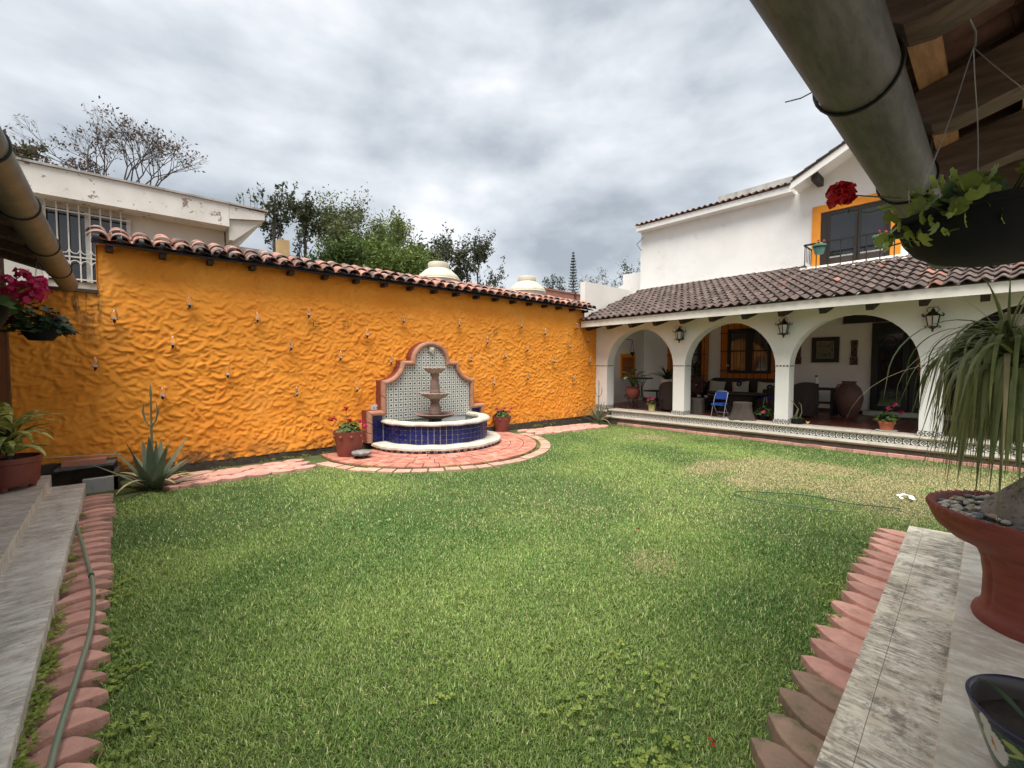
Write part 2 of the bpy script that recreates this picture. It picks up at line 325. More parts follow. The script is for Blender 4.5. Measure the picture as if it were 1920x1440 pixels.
slabR = slab_mat('streaked_slab', 0, .95, 'y', (.58, .51, .40), (.80, .75, .62)); slabL = slab_mat('worn_slab', 0, .5, 'x', (.66, .61, .52), (.82, .79, .71)); slabU = slab_mat('clean_slab', 0, .25, 'y', (.56, .50, .40), (.76, .71, .60)); slabU2 = slab_mat('worn_upper_slab', 0, .35, 'x', (.62, .57, .48), (.78, .74, .65))
def tilemat(name, kind):
    m, nt, b = newmat(name); b.inputs['Roughness'].default_value = .25
    t = nt.nodes.new('ShaderNodeTexCoord'); s = nt.nodes.new('ShaderNodeSeparateXYZ'); nt.links.new(t.outputs['Object'], s.inputs[0])
    u = mth(nt, 'DIVIDE', s.outputs[0], .05); v_ = mth(nt, 'DIVIDE', s.outputs[2], .05)         # -1..1
    au, av = mth(nt, 'ABSOLUTE', u), mth(nt, 'ABSOLUTE', v_); d = mth(nt, 'ADD', au, av); r = mth(nt, 'SQRT', mth(nt, 'ADD', mth(nt, 'POWER', au, 2.), mth(nt, 'POWER', av, 2.)))
    lt = lambda a, k: mth(nt, 'LESS_THAN', a, k)
    gt = lambda a, k: mth(nt, 'GREATER_THAN', a, k)
    AND = lambda a, c: mth(nt, 'MULTIPLY', a, c)
    OR = lambda a, c: mth(nt, 'MAXIMUM', a, c)
    mxx = mth(nt, 'MAXIMUM', au, av); ang = mth(nt, 'ARCTAN2', v_, u)
    wht = (.70, .69, .64); ink = (.045, .065, .052)
    if kind == 'flower':
        pet = lt(r, mth(nt, 'ADD', mth(nt, 'MULTIPLY', mth(nt, 'COSINE', mth(nt, 'MULTIPLY', ang, 4.)), .17), .36)); hole = lt(r, .12)
        ring = AND(lt(mth(nt, 'ABSOLUTE', mth(nt, 'SUBTRACT', r, .62)), .10), gt(mth(nt, 'COSINE', mth(nt, 'MULTIPLY', ang, 12.)), .0))
        cor = AND(gt(au, .70), gt(av, .70)); side = AND(lt(mth(nt, 'MINIMUM', au, av), .18), gt(mxx, .76))
        k = OR(OR(AND(pet, mth(nt, 'SUBTRACT', 1., hole)), ring), OR(cor, side)); o = mixc(nt, k, wht, ink)
    elif kind == 'step':
        dia = AND(lt(mth(nt, 'ABSOLUTE', mth(nt, 'SUBTRACT', d, .66)), .2), 1.); cen = lt(d, .28); cor = gt(d, 1.45)
        bar = gt(u, .80); k = OR(OR(dia, cen), cor); o = mixc(nt, k, wht, (.07, .08, .085)); o = mixc(nt, bar, o, (.015, .015, .018))
        o = mixc(nt, gt(av, .93), o, (.03, .03, .035))
    elif kind == 'band':
        dia = lt(d, .8); o = mixc(nt, dia, (.60, .58, .54), (.02, .025, .04)); o = mixc(nt, lt(d, .22), o, (.5, .5, .45))
    elif kind == 'ledge':
        pet = lt(r, mth(nt, 'ADD', mth(nt, 'MULTIPLY', mth(nt, 'COSINE', mth(nt, 'MULTIPLY', ang, 4.)), .25), .5)); k = OR(AND(pet, gt(r, .2)), AND(gt(au, .7), gt(av, .7)))
        o = mixc(nt, k, wht, (.03, .035, .05))
    nt.links.new(o, b.inputs['Base Color']); return m
t_flower, t_step, t_band, t_ledge = (tilemat('painted_flower_tile', 'flower'), tilemat('painted_step_tile', 'step'), tilemat('painted_band_tile', 'band'), tilemat('painted_ledge_tile', 'ledge'))
grassm = vmat('grass_blade', .55, .25); vpaint = vmat('painted_glaze', .22); 
lawnsoil = mat('lawn_soil', (.055, .085, .022), (.085, .10, .035), s=6, rough=1, c3=(.20, .16, .075), s3=2.5, rg3=(.60, .75))

# plants -----------------------------------------------------------------------
def strap(mb, base, az, length, width, up, droop, segs=8, fold=.25, tip=.05, twist=0, base_w=.6, thick=0.0, lo=None):
    """a strap leaf: starts at elevation `up`, bends down by `droop` over its length"""
    p = Vector(base); h = Vector((math.cos(az), math.sin(az), 0)); L_ = []; Rr = []; C = []
    for i in range(segs + 1):
        t = i / segs; e_ = up - droop * t ** 1.3 if lo is None else max(lo, up - droop * t ** .85)
        d = h * math.cos(e_) + ZUP * math.sin(e_); s_ = Vector((-math.sin(az + twist * t), math.cos(az + twist * t), 0)); nrm = s_.cross(d) * -1
        w_ = width * (base_w + (1 - base_w) * min(1, t * 4)) * (1 - max(0, t - .35) / .65) ** .7 + width * tip * (1 - t)
        if t == 1: w_ = width * .02
        L_.append(p + s_ * (w_ / 2) + nrm * (-fold * w_)); Rr.append(p - s_ * (w_ / 2) + nrm * (-fold * w_)); C.append(p - nrm * thick * (1 - t * .8))
        p = p + d * (length / segs)
    vs_ = []; 
    for a, c, b in zip(L_, C, Rr): vs_ += [a, c, b]
    fs = []
    for i in range(segs): fs += [(3 * i, 3 * i + 3, 3 * i + 4, 3 * i + 1), (3 * i + 1, 3 * i + 4, 3 * i + 5, 3 * i + 2)]
    if thick: 
        fs += [(3 * i, 3 * i + 2, 3 * i + 5, 3 * i + 3) for i in range(segs)]
    return mb.add(vs_, fs)
def disc_leaf(mb, c, nrm, r, az, n=8, cup=.2, notch=True, scal=.12):
    nrm = Vector(nrm).normalized(); u = nrm.orthogonal().normalized(); v_ = nrm.cross(u); vs_ = [Vector(c)]
    for k in range(n):
        a = az + 2 * pi * k / n; rr = r * (1 + scal * (1 if k % 2 else -1)); 
        if notch and k == 0: rr *= .35
        vs_.append(Vector(c) + (u * math.cos(a) + v_ * math.sin(a)) * rr + nrm * (cup * r * (.4 + .6 * (k % 2))))
    return mb.add(vs_, [(0, 1 + k, 1 + (k + 1) % n) for k in range(n)])
def rv(a, b): return RN.uniform(a, b)
def rdir(up=.3):
    while True:
        v_ = Vector((rv(-1, 1), rv(-1, 1), rv(-1, 1)))
        if .1 < v_.length < 1: v_.normalize(); v_.z = abs(v_.z) * .7 + up; return v_.normalized()
def flower_head(parent, c, r, mt, n=26, stem_to=None, stem_mat=None, petal=.42):
    mb = MB()
    for i in range(n):
        d = Vector((rv(-1, 1), rv(-1, 1), rv(-.5, 1))).normalized(); cc = Vector(c) + d * r * rv(.55, 1); s_ = r * petal
        disc_leaf(mb, cc, (d + rdir(0) * .6), s_, rv(0, 6), 6, .3, False, .1)
    o = mb.build('flower', mt, parent, 1)
    if stem_to is not None:
        a = Vector(stem_to); b = Vector(c); m = (a + b) / 2 + Vector((rv(-.01, .01), rv(-.01, .01), .02)); MB().tube([a, m, b], .0035, 5).build('stem', stem_mat or grn, parent, 1)
    return o
def geranium(parent, c, rx, ry, h, nl, lr, mt, flowers, fmat, fr=.04, single=False):
    """leafy dome over c, flowers = list of world points"""
    c = Vector(c); fol = MB()
    st = MB()
    for i in range(nl):
        a = rv(0, 2 * pi); q_ = math.sqrt(rv(0.02, 1)); z = h * (1 - q_ ** 2 * .75) * rv(.35, 1.05)
        p = c + Vector((rx * q_ * math.cos(a), ry * q_ * math.sin(a), z)); n_ = Vector((math.cos(a) * q_ * .9, math.sin(a) * q_ * .9, .75)) + rdir(0) * .5
        mbx = MB() if single else fol
        disc_leaf(mbx, p, n_, lr * rv(.7, 1.25), rv(0, 6), 10, .25)
        if single: mbx.build('leaf', mt, parent, 1)
        if i % 4 == 0: st.tube([c + Vector((rv(-.3, .3) * rx, rv(-.3, .3) * ry, 0)), (c + p) / 2 + Vector((0, 0, .02)), p], .004, 4, False)
    if not single: tag(fol.build('foliage', mt, parent, 1), kind='stuff')
    tag(st.build('stems', grn, parent, 1), kind='stuff')
    for i, f in enumerate(flowers):
        fm = fmat[i % len(fmat)] if isinstance(fmat, (list, tuple)) else fmat
        flower_head(parent, f, fr, fm, 22, c + (Vector(f) - c) * .25, grn)
def pot(parent, c, prof, mt, n=28, soil_z=None, soil_r=None, name='pot', fn=None, sx=1, sy=1):
    MB().lathe(prof, c, n, fn=fn, sx=sx, sy=sy).build(name, mt, parent, 35)
    if soil_z is not None: MB().lathe([(soil_r, soil_z), (soil_r * .5, soil_z + .012), (.001, soil_z + .015)], c, n, sx=sx, sy=sy).build('soil', soil, parent, 1)

# ================================================================ ground and lawn
def lawn_z(x, y):
    x = np.asarray(x, float); t = np.clip((x - 6) / 5, 0, 1); return -.085 * t * t * (3 - 2 * t) + .025 * (fbm(x * .5 + 3, np.asarray(y, float) * .5, 3) - .5)
tag(MB().add([(-900, -900, -.25), (900, -900, -.25), (900, 900, -.25), (-900, 900, -.25)], [(0, 1, 2, 3)]).build('ground', mat('bare_ground', (.16, .13, .09), (.11, .10, .06), s=.4, rough=1), origin=False), kind='structure')
PC = (4.85, 7.88); PR = 2.17
yR = lambda x: .42 + .027 * (x - 1.93)           # lawn-side edge of the near terrace
xs = np.linspace(-.5, 11.35, 150); ys = np.linspace(-3.2, 8.5, 150); XX, YY = np.meshgrid(xs, ys, indexing='ij')
V = np.stack([XX, YY, lawn_z(XX, YY) - .012], -1).reshape(-1, 3); ii = np.arange(150 * 150).reshape(150, 150)
Fq = np.stack([ii[:-1, :-1], ii[1:, :-1], ii[1:, 1:], ii[:-1, 1:]], -1).reshape(-1, 4)
tag(link('lawn', np_mesh('lawn', V, Fq, lawnsoil, smooth=True)), kind='structure')
DRY = [(7.3, 3.1, .75, .28), (8.0, 2.55, .8, .45), (7.2, 2.2, .8, .42), (8.5, 1.9, .55, .5), (7.3, 1.3, .6, .45), (7.0, .75, .7, .35), (8.1, 1.0, .6, .4), (9.5, 5.6, .35, .5), (9.3, .3, 1.3, .9), (8.0, 0.1, .8, .4), (3.3, 1.9, .22, .2)]
DRYW = [1.9, 2.4, 2.4, 2.2, 2.3, 2.2, 1.8, 1.3, 1.4, 1.7, .9]
def dryness(x, y):
    d = np.zeros_like(x)
    for (cx, cy, rx, ry), k in zip(DRY, DRYW): d = np.maximum(d, k * np.exp(-(((x - cx) / rx) ** 2 + ((y - cy) / ry) ** 2) * .9))
    d = d * (.30 + 1.25 * fbm(x * 2.6, y * 2.6, 31, 4)) + .42 * np.clip(fbm(x * 1.1 + 9, y * 1.1, 41, 3) - .52, 0, 1)
    d = d + .30 * np.exp(-(((x - 4.3) / 1.5) ** 2 + ((y - 2.9) / 1.2) ** 2)) * fbm(x * 3, y * 3, 77, 3)
    return np.clip(d, 0, 1)
def in_lawn(x, y):
    a = (x > -.115 + .07 * (vnoise(y * 5, y * 0, 8) - .5)) & (x < 10.93) & (y < 7.26 + .1 * (vnoise(x * 4, x * 0, 9) - .5))
    a &= np.hypot(x - PC[0], y - PC[1]) > PR + .285 + .10 * (vnoise(x * 6, y * 6, 12) - .5)
    a &= np.where(x < 5.75, y > yR(x) + .205 + .09 * (vnoise(x * 6, x * 0, 10) - .5), y > -3)
    return a
def blade_mesh(name, n, xr, yr, hr, wr, dens_fn, three=True):
    x = NR.uniform(*xr, n); y = NR.uniform(*yr, n); k = in_lawn(x, y) & (NR.rand(n) < dens_fn(x, y)); x, y = x[k], y[k]; n = len(x)
    dry = dryness(x, y); isdry = NR.rand(n) < dry * .92
    az = NR.rand(n) * 2 * pi; h = NR.uniform(*hr, n) * np.where(isdry, .7, 1) * (.75 + .5 * fbm(x * 1.7, y * 1.7, 51, 3)); lean = NR.uniform(.45, 1.55, n) * np.where(isdry, 1.25, 1); wd = NR.uniform(*wr, n)
    long_ = NR.rand(n) < .012; h = np.where(long_, h * 2.1, h)
    dx, dy = np.cos(az), np.sin(az); z = lawn_z(x, y) - .012; B = np.stack([x, y, z], -1); S = np.stack([-dy, dx, 0 * dx], -1) * (wd / 2)[:, None]
    D = np.stack([dx * np.sin(lean), dy * np.sin(lean), np.cos(lean)], -1); D0 = np.stack([dx * np.sin(lean * .45), dy * np.sin(lean * .45), np.cos(lean * .45)], -1)
    mid = B + D0 * (h * .55)[:, None]; tip = mid + D * (h * .55)[:, None]
    nz = fbm(x * .9, y * .9, 61, 3)[:, None]; hue = NR.rand(n)[:, None]
    g1 = np.array([.092, .200, .042]); g2 = np.array([.265, .378, .092]); g3 = np.array([.50, .55, .23]); dr = np.array([.46, .36, .17]); dr2 = np.array([.58, .49, .29])
    c = g1 + (g2 - g1) * np.clip(hue * .6 + (nz - .5) * 2.6 + .2, 0, 1); c = np.where(NR.rand(n, 1) < .16, g3, c); c = c * NR.uniform(.5, 1.4, (n, 1)); c = np.where(isdry[:, None], dr + (dr2 - dr) * NR.rand(n, 1), c)
    if three:
        V = np.stack([B - S, B + S, mid + S * .8, mid - S * .8, tip], 1).reshape(-1, 3); o = (np.arange(n) * 5)[:, None]
        Fc = np.concatenate([o + [0, 1, 2], o + [0, 2, 3], o + [3, 2, 4]], 0); C = np.repeat(c, 5, 0)
    else:
        V = np.stack([B - S, B + S, tip], 1).reshape(-1, 3); Fc = np.arange(n * 3).reshape(-1, 3); C = np.repeat(c, 3, 0)
    return np_mesh(name, V, Fc, grassm, C)
dcam = lambda x, y: np.hypot(x, y)
o = link('grass', blade_mesh('grass', 520000, (-.2, 4.6), (.4, 5.6), (.016, .032), (.003, .0056), lambda x, y: np.clip((5.2 - dcam(x, y)) / 1.5, 0, 1)))
tag(o, 'short mown green lawn with straw coloured dry patches', 'grass', kind='stuff')
o = link('grass', blade_mesh('grass', 700000, (-.2, 11), (-3, 7.4), (.018, .032), (.006, .010), lambda x, y: np.clip((dcam(x, y) - 3.2) / 1.2, 0, 1) * np.clip(1.15 - dcam(x, y) / 26, 0, 1), False))
tag(o, 'short mown green lawn further from the terrace, partly dried', 'grass', kind='stuff')
# weeds with round clover leaves
wd = MB()
def weed(x, y, r, n, z=None):
    for i in range(n):
        a = rv(0, 6.28); q_ = r * math.sqrt(rv(0, 1)); px, py = x + q_ * math.cos(a), y + q_ * math.sin(a); zz_ = (float(lawn_z(px, py)) if z is None else z) + rv(.012, .04)
        for k in range(3):
            b_ = a + k * 2.09; disc_leaf(wd, (px + .009 * math.cos(b_), py + .009 * math.sin(b_), zz_), (rv(-.4, .4), rv(-.4, .4), 1), rv(.006, .010), b_, 6, .1, False, .05)
for i in range(80):
    y = rv(2.2, 6.6) if i > 50 else rv(2.2, 3.9); weed(-.37 + rv(-.01, .04), y, .06, 11, .04)
for i in range(22): weed(-.07 + rv(-.05, .10), rv(2.2, 4.8), .07, 7)
for i in range(26): weed(rv(1.3, 2.2), rv(.72, 1.4), .10, 6)
for i in range(8): weed(rv(.3, 2.3), rv(1.5, 2.6), .07, 4)
for i in range(16): x = rv(1.9, 5.6); weed(x, yR(x) + rv(.15, .3), .06, 6)
for i in range(34): x = rv(.3, 10.5); weed(x, rv(8.05, 8.3), .07, 9, .03)
for i in range(26): a = rv(-2.9, -.25); weed(PC[0] + 2.22 * math.cos(a), PC[1] + 2.22 * math.sin(a), .05, 6)
for i in range(10): weed(rv(.1, .9), rv(7.3, 8.0), .1, 9)
tag(wd.build('weeds', grnl, origin=False), 'low clover-like weeds along the paving edges', 'weeds', kind='stuff')

# ================================================================ pavers, slabs
def crescent(pitch, wid, curve, thick, n=7):
    """lens paver: both long edges bow the same way (+t), pointed ends at u=+-wid/2"""
    mb = MB(); top = []; bot = []
    for i in range(n + 1):
        u = -1 + 2 * i / n; top.append((u * wid / 2, curve * (1 - u * u) + pitch * .55 * (1 - abs(u) ** 1.9))); bot.append((u * wid / 2 * .98, curve * (1 - u * u) - pitch * .42 * (1 - abs(u) ** 2.4)))
    poly = [(a, b) for a, b in bot] + [(a, b) for a, b in top[::-1][1:-1]]
    return poly
SCALE = [(u, .150 - .20 * (max(u, 0) / .25) ** 2.1) for u in (-.06, .0, .05, .10, .15, .19, .225, .25)] + [(.20, -.085), (.13, -.105), (.05, -.115), (-.06, -.12)]
def paver_row(root, n, start, step, across, pitch, wid, curve, z, tilt, mossy=0):
    poly = crescent(pitch, wid, curve, .05) if not mossy else SCALE
    st = Vector(step).normalized(); ac = Vector(across).normalized()
    me = []
    for k in range(3):
        mb = MB(); m_ = len(poly); jit = [(a + rv(-.006, .006), b + rv(-.006, .006)) for a, b in poly]
        ins = [(a * .985, (b - curve * .5) * .965 + curve * .5) for a, b in jit]
        mb.add([(a, b, -.10) for a, b in jit] + [(a, b, -.005) for a, b in jit] + [(a, b, 0) for a, b in ins], [(i, (i + 1) % m_, m_ + (i + 1) % m_, m_ + i) for i in range(m_)] + [(m_ + i, m_ + (i + 1) % m_, 2 * m_ + (i + 1) % m_, 2 * m_ + i) for i in range(m_)] + [tuple(range(2 * m_, 3 * m_))])
        q_ = mb.mesh('paver'); finish(q_, paverm); me.append(q_)
    if mossy:
        for q_ in list(me): q2 = q_.copy(); q2.materials[0] = mossp; me.append(q2)
    for i in range(n):
        p = Vector(start) + Vector(step) * i + ac * rv(-.018, .018); ang = math.atan2(ac.y, ac.x)
        o = child('paver', me[i % 3 + (3 if i < mossy else 0)], root, (p.x, p.y, z + rv(-.006, .008)), (rv(-.02, .02) + tilt, rv(-.03, .03), ang + rv(-.05, .05)))
r_ = thing('paver_edging', 'row of pink crescent pavers between the worn step and the lawn, under the hose', 'edging', (0, 0, 0))
paver_row(r_, 31, (-.235, 1.75, 0), (0, .188, 0), (1, .05, 0), .188, .30, .085, .040, -.10)
r_ = thing('paver_edging', 'row of pink crescent pavers beside the streaked pale terrace slab', 'edging', (0, 0, 0))
paver_row(r_, 21, (1.55, yR(1.55), 0), (.20, .0052, 0), (0, 1, 0), .20, .38, 0, .045, .11, 6)
def hex_band(root, x0, x1, y0, rows, skip=None):
    poly = [(-.17, 0), (-.10, -.075), (.0, -.095), (.10, -.075), (.17, 0), (.10, .075), (0, .095), (-.10, .075)]; mb = MB(); m_ = 8
    ins = [(a * .95, b * .93) for a, b in poly]
    mb.add([(a, b, -.08) for a, b in poly] + [(a, b, -.008) for a, b in poly] + [(a, b, 0) for a, b in ins], [(i, (i + 1) % 8, 8 + (i + 1) % 8, 8 + i) for i in range(8)] + [(8 + i, 8 + (i + 1) % 8, 16 + (i + 1) % 8, 16 + i) for i in range(8)] + [tuple(range(16, 24))])
    me = mb.mesh('paver'); finish(me, paverm)
    for r in range(rows):
        x = x0 + (.15 if r % 2 else 0)
        while x < x1:
            y = y0 + r * .155
            if math.hypot(x - PC[0], y - PC[1]) > PR + .42: child('paver', me, root, (x, y, float(lawn_z(x, y)) + .03 + rv(-.008, .008)), (rv(-.04, .04), rv(-.03, .03), rv(-.05, .05)))
            x += .325
hex_band(thing('paver_strip', 'strip of pink hexagonal pavers at the foot of the orange wall, beside the tall agave', 'paving'), .55, 3.0, 7.38, 5)
hex_band(thing('paver_strip', 'strip of pink pavers under the orange wall between fountain patio and porch', 'paving'), 6.9, 10.4, 7.38, 5)
r_ = thing('paver_strip', 'thin row of pink pavers at the foot of the porch step', 'paving')
for i in range(34):
    y = 7.2 - i * .265; MB().box(10.90 + rv(-.02, .02), 11.07, y, y + .255, -.2, -.035 + rv(-.008, .008)).build('paver', paverm, r_)
# patio under the fountain
pt = thing('patio', None, None, (PC[0], PC[1], 0), kind='structure')
MB().lathe([(PR + .004, -.1), (PR + .004, .006), (.01, .006)], (PC[0], PC[1], 0), 72, -pi - .2, .2).build('mortar_bed', mat('mortar', (.15, .075, .055), rough=.95), pt)
ring = [2.17, 1.90, 1.63, 1.38, 1.15]
for j in range(4):
    ro, ri = ring[j], ring[j + 1]; n = int((pi + .36) * ro / (.36 if j % 2 else .27)); a0 = -pi - .18
    for i in range(n):
        a = a0 + (pi + .36) * i / n + (.05 if j % 2 else 0); b_ = a0 + (pi + .36) * (i + 1) / n + (.05 if j % 2 else 0) - .015 / ro; zt = .030 + rv(-.003, .003)
        m_ = 3; A = [a + (b_ - a) * k / m_ for k in range(m_ + 1)]
        poly = [(PC[0] + (ro - .003) * math.cos(t), PC[1] + (ro - .003) * math.sin(t)) for t in A] + [(PC[0] + (ri + .012) * math.cos(t), PC[1] + (ri + .012) * math.sin(t)) for t in A[::-1]]
        if sum(p[1] for p in poly) / len(poly) < 8.3: MB().prism(poly, -.02, zt).build('brick', patiom, pt)
r_ = thing('patio_edging', 'curved row of tan pavers round the fountain patio', 'edging')
n = 27
for i in range(n):
    a = -pi + .12 + (pi - .2) * i / n; b_ = a + (pi - .2) / n - .012; A = [a + (b_ - a) * k / 3 for k in range(4)]
    poly = [(PC[0] + 2.46 * math.cos(t), PC[1] + 2.46 * math.sin(t)) for t in A] + [(PC[0] + 2.26 * math.cos(t), PC[1] + 2.26 * math.sin(t)) for t in A[::-1]]
    MB().prism(poly, -.12, .018 + rv(-.01, .006)).build('paver', edgem, r_)
# terrace at the near side: lower slab, upper slab
def quad_slab(name, pts, z0, z1, mt, bev=.012, kind='structure', parent=None):
    mb = MB(); n = len(pts); c = Vector((sum(p[0] for p in pts) / n, sum(p[1] for p in pts) / n)); 
    ins = [tuple(Vector(p) + (c - Vector(p)).normalized() * bev) for p in pts]
    mb.add([(x, y, z0) for x, y in pts] + [(x, y, z1 - bev * .8) for x, y in pts] + [(x, y, z1) for x, y in ins], [(i, (i + 1) % n, n + (i + 1) % n, n + i) for i in range(n)] + [(n + i, n + (i + 1) % n, 2 * n + (i + 1) % n, 2 * n + i) for i in range(n)] + [tuple(range(2 * n, 3 * n))])
    return tag(mb.build(name, mt, parent), kind=kind)
quad_slab('terrace_step', [(.6, yR(.6) - .1015), (.6, -.2), (5.66, -.1), (5.59, yR(5.58) - .1015)], -.2, .12, slabR, .0015)
quad_slab('terrace_kerb', [(.6, yR(.6)), (.6, yR(.6) - .10), (5.59, yR(5.58) - .10), (5.58, yR(5.58))], -.2, .121, slabR, .003)
quad_slab('terrace_floor', [(-.2, .09), (-.2, -3.5), (5.7, -3.5), (5.62, .15)], -.2, .152, slabU)
quad_slab('porch_step', [(-.355, -.5), (-.365, 7.80), (-.80, 7.84), (-.80, -.5)], -.1, .142, slabL)
quad_slab('porch_floor', [(-.655, -.5), (-.685, 8.02), (-1.06, 8.1), (-1.06, -.5)], .0, .262, slabU2)
# ================================================================ orange garden wall
WY = 8.44
ow = thing('orange_wall', 'long orange garden wall of rough trowelled stucco with a clay tile coping', 'wall', (5, WY, 0))
x0, x1, z0, z1 = -1.06, 11.35, .10, 3.36; nx, nz = 860, 228
gx = np.linspace(x0, x1, nx); gz = np.linspace(z0, z1, nz); GX, GZ = np.meshgrid(gx, gz, indexing='ij'); Hh = np.zeros((nx, nz)); ddx = gx[1] - gx[0]; ddz = gz[1] - gz[0]
rs = np.random.RandomState(3)
for i in range(10500):     # overlapping trowel dabs, each a lip that rises to a sharp edge
    cx, cz = rs.uniform(x0, x1), rs.uniform(z0, z1); a = rs.uniform(.05, .135); b_ = a * rs.uniform(.30, .55); th = rs.normal(.10, .85)
    smooth_top = np.clip((cz - 2.5) / .8, 0, 1); A = rs.uniform(.014, .038) * (1 - .55 * smooth_top)
    i0, i1 = max(0, int((cx - a - x0) / ddx)), min(nx, int((cx + a - x0) / ddx) + 2); k0, k1 = max(0, int((cz - a - z0) / ddz)), min(nz, int((cz + a - z0) / ddz) + 2)
    if i1 <= i0 or k1 <= k0: continue
    X_ = GX[i0:i1, k0:k1] - cx; Z_ = GZ[i0:i1, k0:k1] - cz; u = (X_ * math.cos(th) + Z_ * math.sin(th)) / a; v_ = (-X_ * math.sin(th) + Z_ * math.cos(th)) / b_
    v_ = v_ - .45 * u * u + .2; r2 = u * u + v_ * v_; mk = np.clip((1 - r2) * 3.2, 0, 1); hh = A * (.50 - .50 * v_); Hh[i0:i1, k0:k1] = Hh[i0:i1, k0:k1] * (1 - mk) + hh * mk
Hs = Hh.copy()
Hs[1:-1, 1:-1] = (Hh[1:-1, 1:-1] * 4 + Hh[:-2, 1:-1] + Hh[2:, 1:-1] + Hh[1:-1, :-2] + Hh[1:-1, 2:]) / 8
Hs *= .55 + .9 * fbm(GX * 1.1, GZ * 1.1, 71, 3)
Hs += .05 * (fbm(GX * .8, GZ * .8, 21, 3) - .5) + .012 * fbm(GX * 6, GZ * 6, 22, 3) + .009 * (fbm(GX * 22, GZ * 22, 27, 2) - .5)
Hs += .03 * np.clip((.5 - GZ) / .4, 0, 1)
bot = .10 + .05 * (fbm(gx * 1.3, gx * 0, 15, 3) - .4) - .0 * gx
ZZ = GZ.copy(); ZZ[:, 0] = bot; ZZ[:, 1] = np.maximum(ZZ[:, 1], bot + .01)
YY_ = WY - Hs; YY_[:, 0] += .05
# the part under the tiled porch roof is lower: top steps down at x=-0.2 and again under the house eave
top = np.where(gx < -.2, 2.66, np.where(gx > 10.50, 2.86, 3.34))
ZZ = np.minimum(ZZ, top[:, None])
V = np.stack([GX, YY_, ZZ], -1).reshape(-1, 3); ii = np.arange(nx * nz).reshape(nx, nz); Fq = np.stack([ii[:-1, :-1], ii[1:, :-1], ii[1:, 1:], ii[:-1, 1:]], -1).reshape(-1, 4)
keep = np.ptp(V[Fq][:, :, 2], axis=1) > 1e-5
me = np_mesh('stucco_face', V - np.array([5, WY, 0]), Fq[keep], stucco, smooth=True); link('stucco_face', me, ow)
MB().box(-.2, 10.50, WY + .02, WY + .30, 0, 3.34).build('wall_core', orangep, ow)
MB().box(-1.06, -.2, WY + .02, WY + .30, 0, 2.66).build('wall_core', orangep, ow)
MB().box(10.50, 11.35, WY + .02, WY + .30, 0, 2.86).build('wall_core', orangep, ow)
# side returns where the top steps
MB().box(-.205, -.2, WY - .03, WY + .3, 2.62, 3.34).build('wall_end', orangep, ow); MB().box(10.49, 10.515, WY - .03, WY + .3, 2.8, 3.34).build('wall_end', orangep, ow)
MB().box(-1.06, 11.35, WY - .05, WY + .05, -.1, .13).build('footing', mudc, ow)
# dark capping at the lowered end
MB().box(-1.0, -.19, WY - .05, WY + .3, 2.655, 2.70).build('capping', mudc, ow)
# coping: cover tiles, pan tiles, rafters
def barrel(r0, r1, length, n=8, th=.014):
    """half barrel along -y (front, r1) to +y (back, r0), crown up"""
    mb = MB(); vs_ = []
    for (y, r) in ((0, r1), (length, r0)):
        for rr in (r, r - th):
            vs_ += [(rr * math.cos(pi * k / n), y, rr * math.sin(pi * k / n) * .85) for k in range(n + 1)]
    m_ = n + 1; fs = []
    for k in range(n):
        fs += [(k, k + 1, 2 * m_ + k + 1, 2 * m_ + k), (m_ + k + 1, m_ + k, 3 * m_ + k, 3 * m_ + k + 1), (k + 1, k, m_ + k, m_ + k + 1)]
    mb.add(vs_, fs); q_ = mb.mesh('cover_tile'); finish(q_, copet, 50); return q_
cov = barrel(.096, .112, .38); pan = barrel(.085, .095, .38, 6)
SA = .37; EXP = .26; nT = 47; xs_ = [-.18 + .2345 * i for i in range(nT)]
orx = lambda p: (p[0] - 5, p[1] - WY, p[2])
cs, sn = math.cos(SA), math.sin(SA)
for i, x in enumerate(xs_):
    for rix in range(2):
        y = 8.12 + rix * EXP * cs; z = 3.352 + rix * EXP * sn + .02 * min(rix, 1)
        child('cover_tile', cov, ow, orx((x + rv(-.012, .012), y + rv(-.015, .015), z + rv(-.006, .008))), (SA - .03 + rv(-.03, .03), rv(-.05, .05), rv(-.04, .04)))
    if i < nT - 1:
        for rix in range(2):
            y = 8.15 + rix * EXP * cs; z = 3.385 + rix * EXP * sn
            child('pan_tile', pan, ow, orx((x + .117, y, z)), (-SA + .03 + rv(-.02, .02), pi, rv(-.03, .03)), (1, 1, .42))
mb = MB(); z8 = 3.30 + .62 * math.tan(SA); mb.hexa([(-.24, 8.19, 3.30), (10.66, 8.19, 3.30), (10.66, 8.81, z8), (-.24, 8.81, z8), (-.24, 8.19, 3.32), (10.66, 8.19, 3.32), (10.66, 8.81, z8 + .02), (-.24, 8.81, z8 + .02)]); mb.build('coping_board', darkwood, ow)
MB().box(-.2, 10.6, 8.81, 8.86, 3.3, z8).build('coping_back', orangep, ow)
for i in range(19): x = -.1 + i * .583; MB().box(x, x + .08, 8.235, 8.6, 3.235, 3.30).build('rafter_end', darkwood, ow)

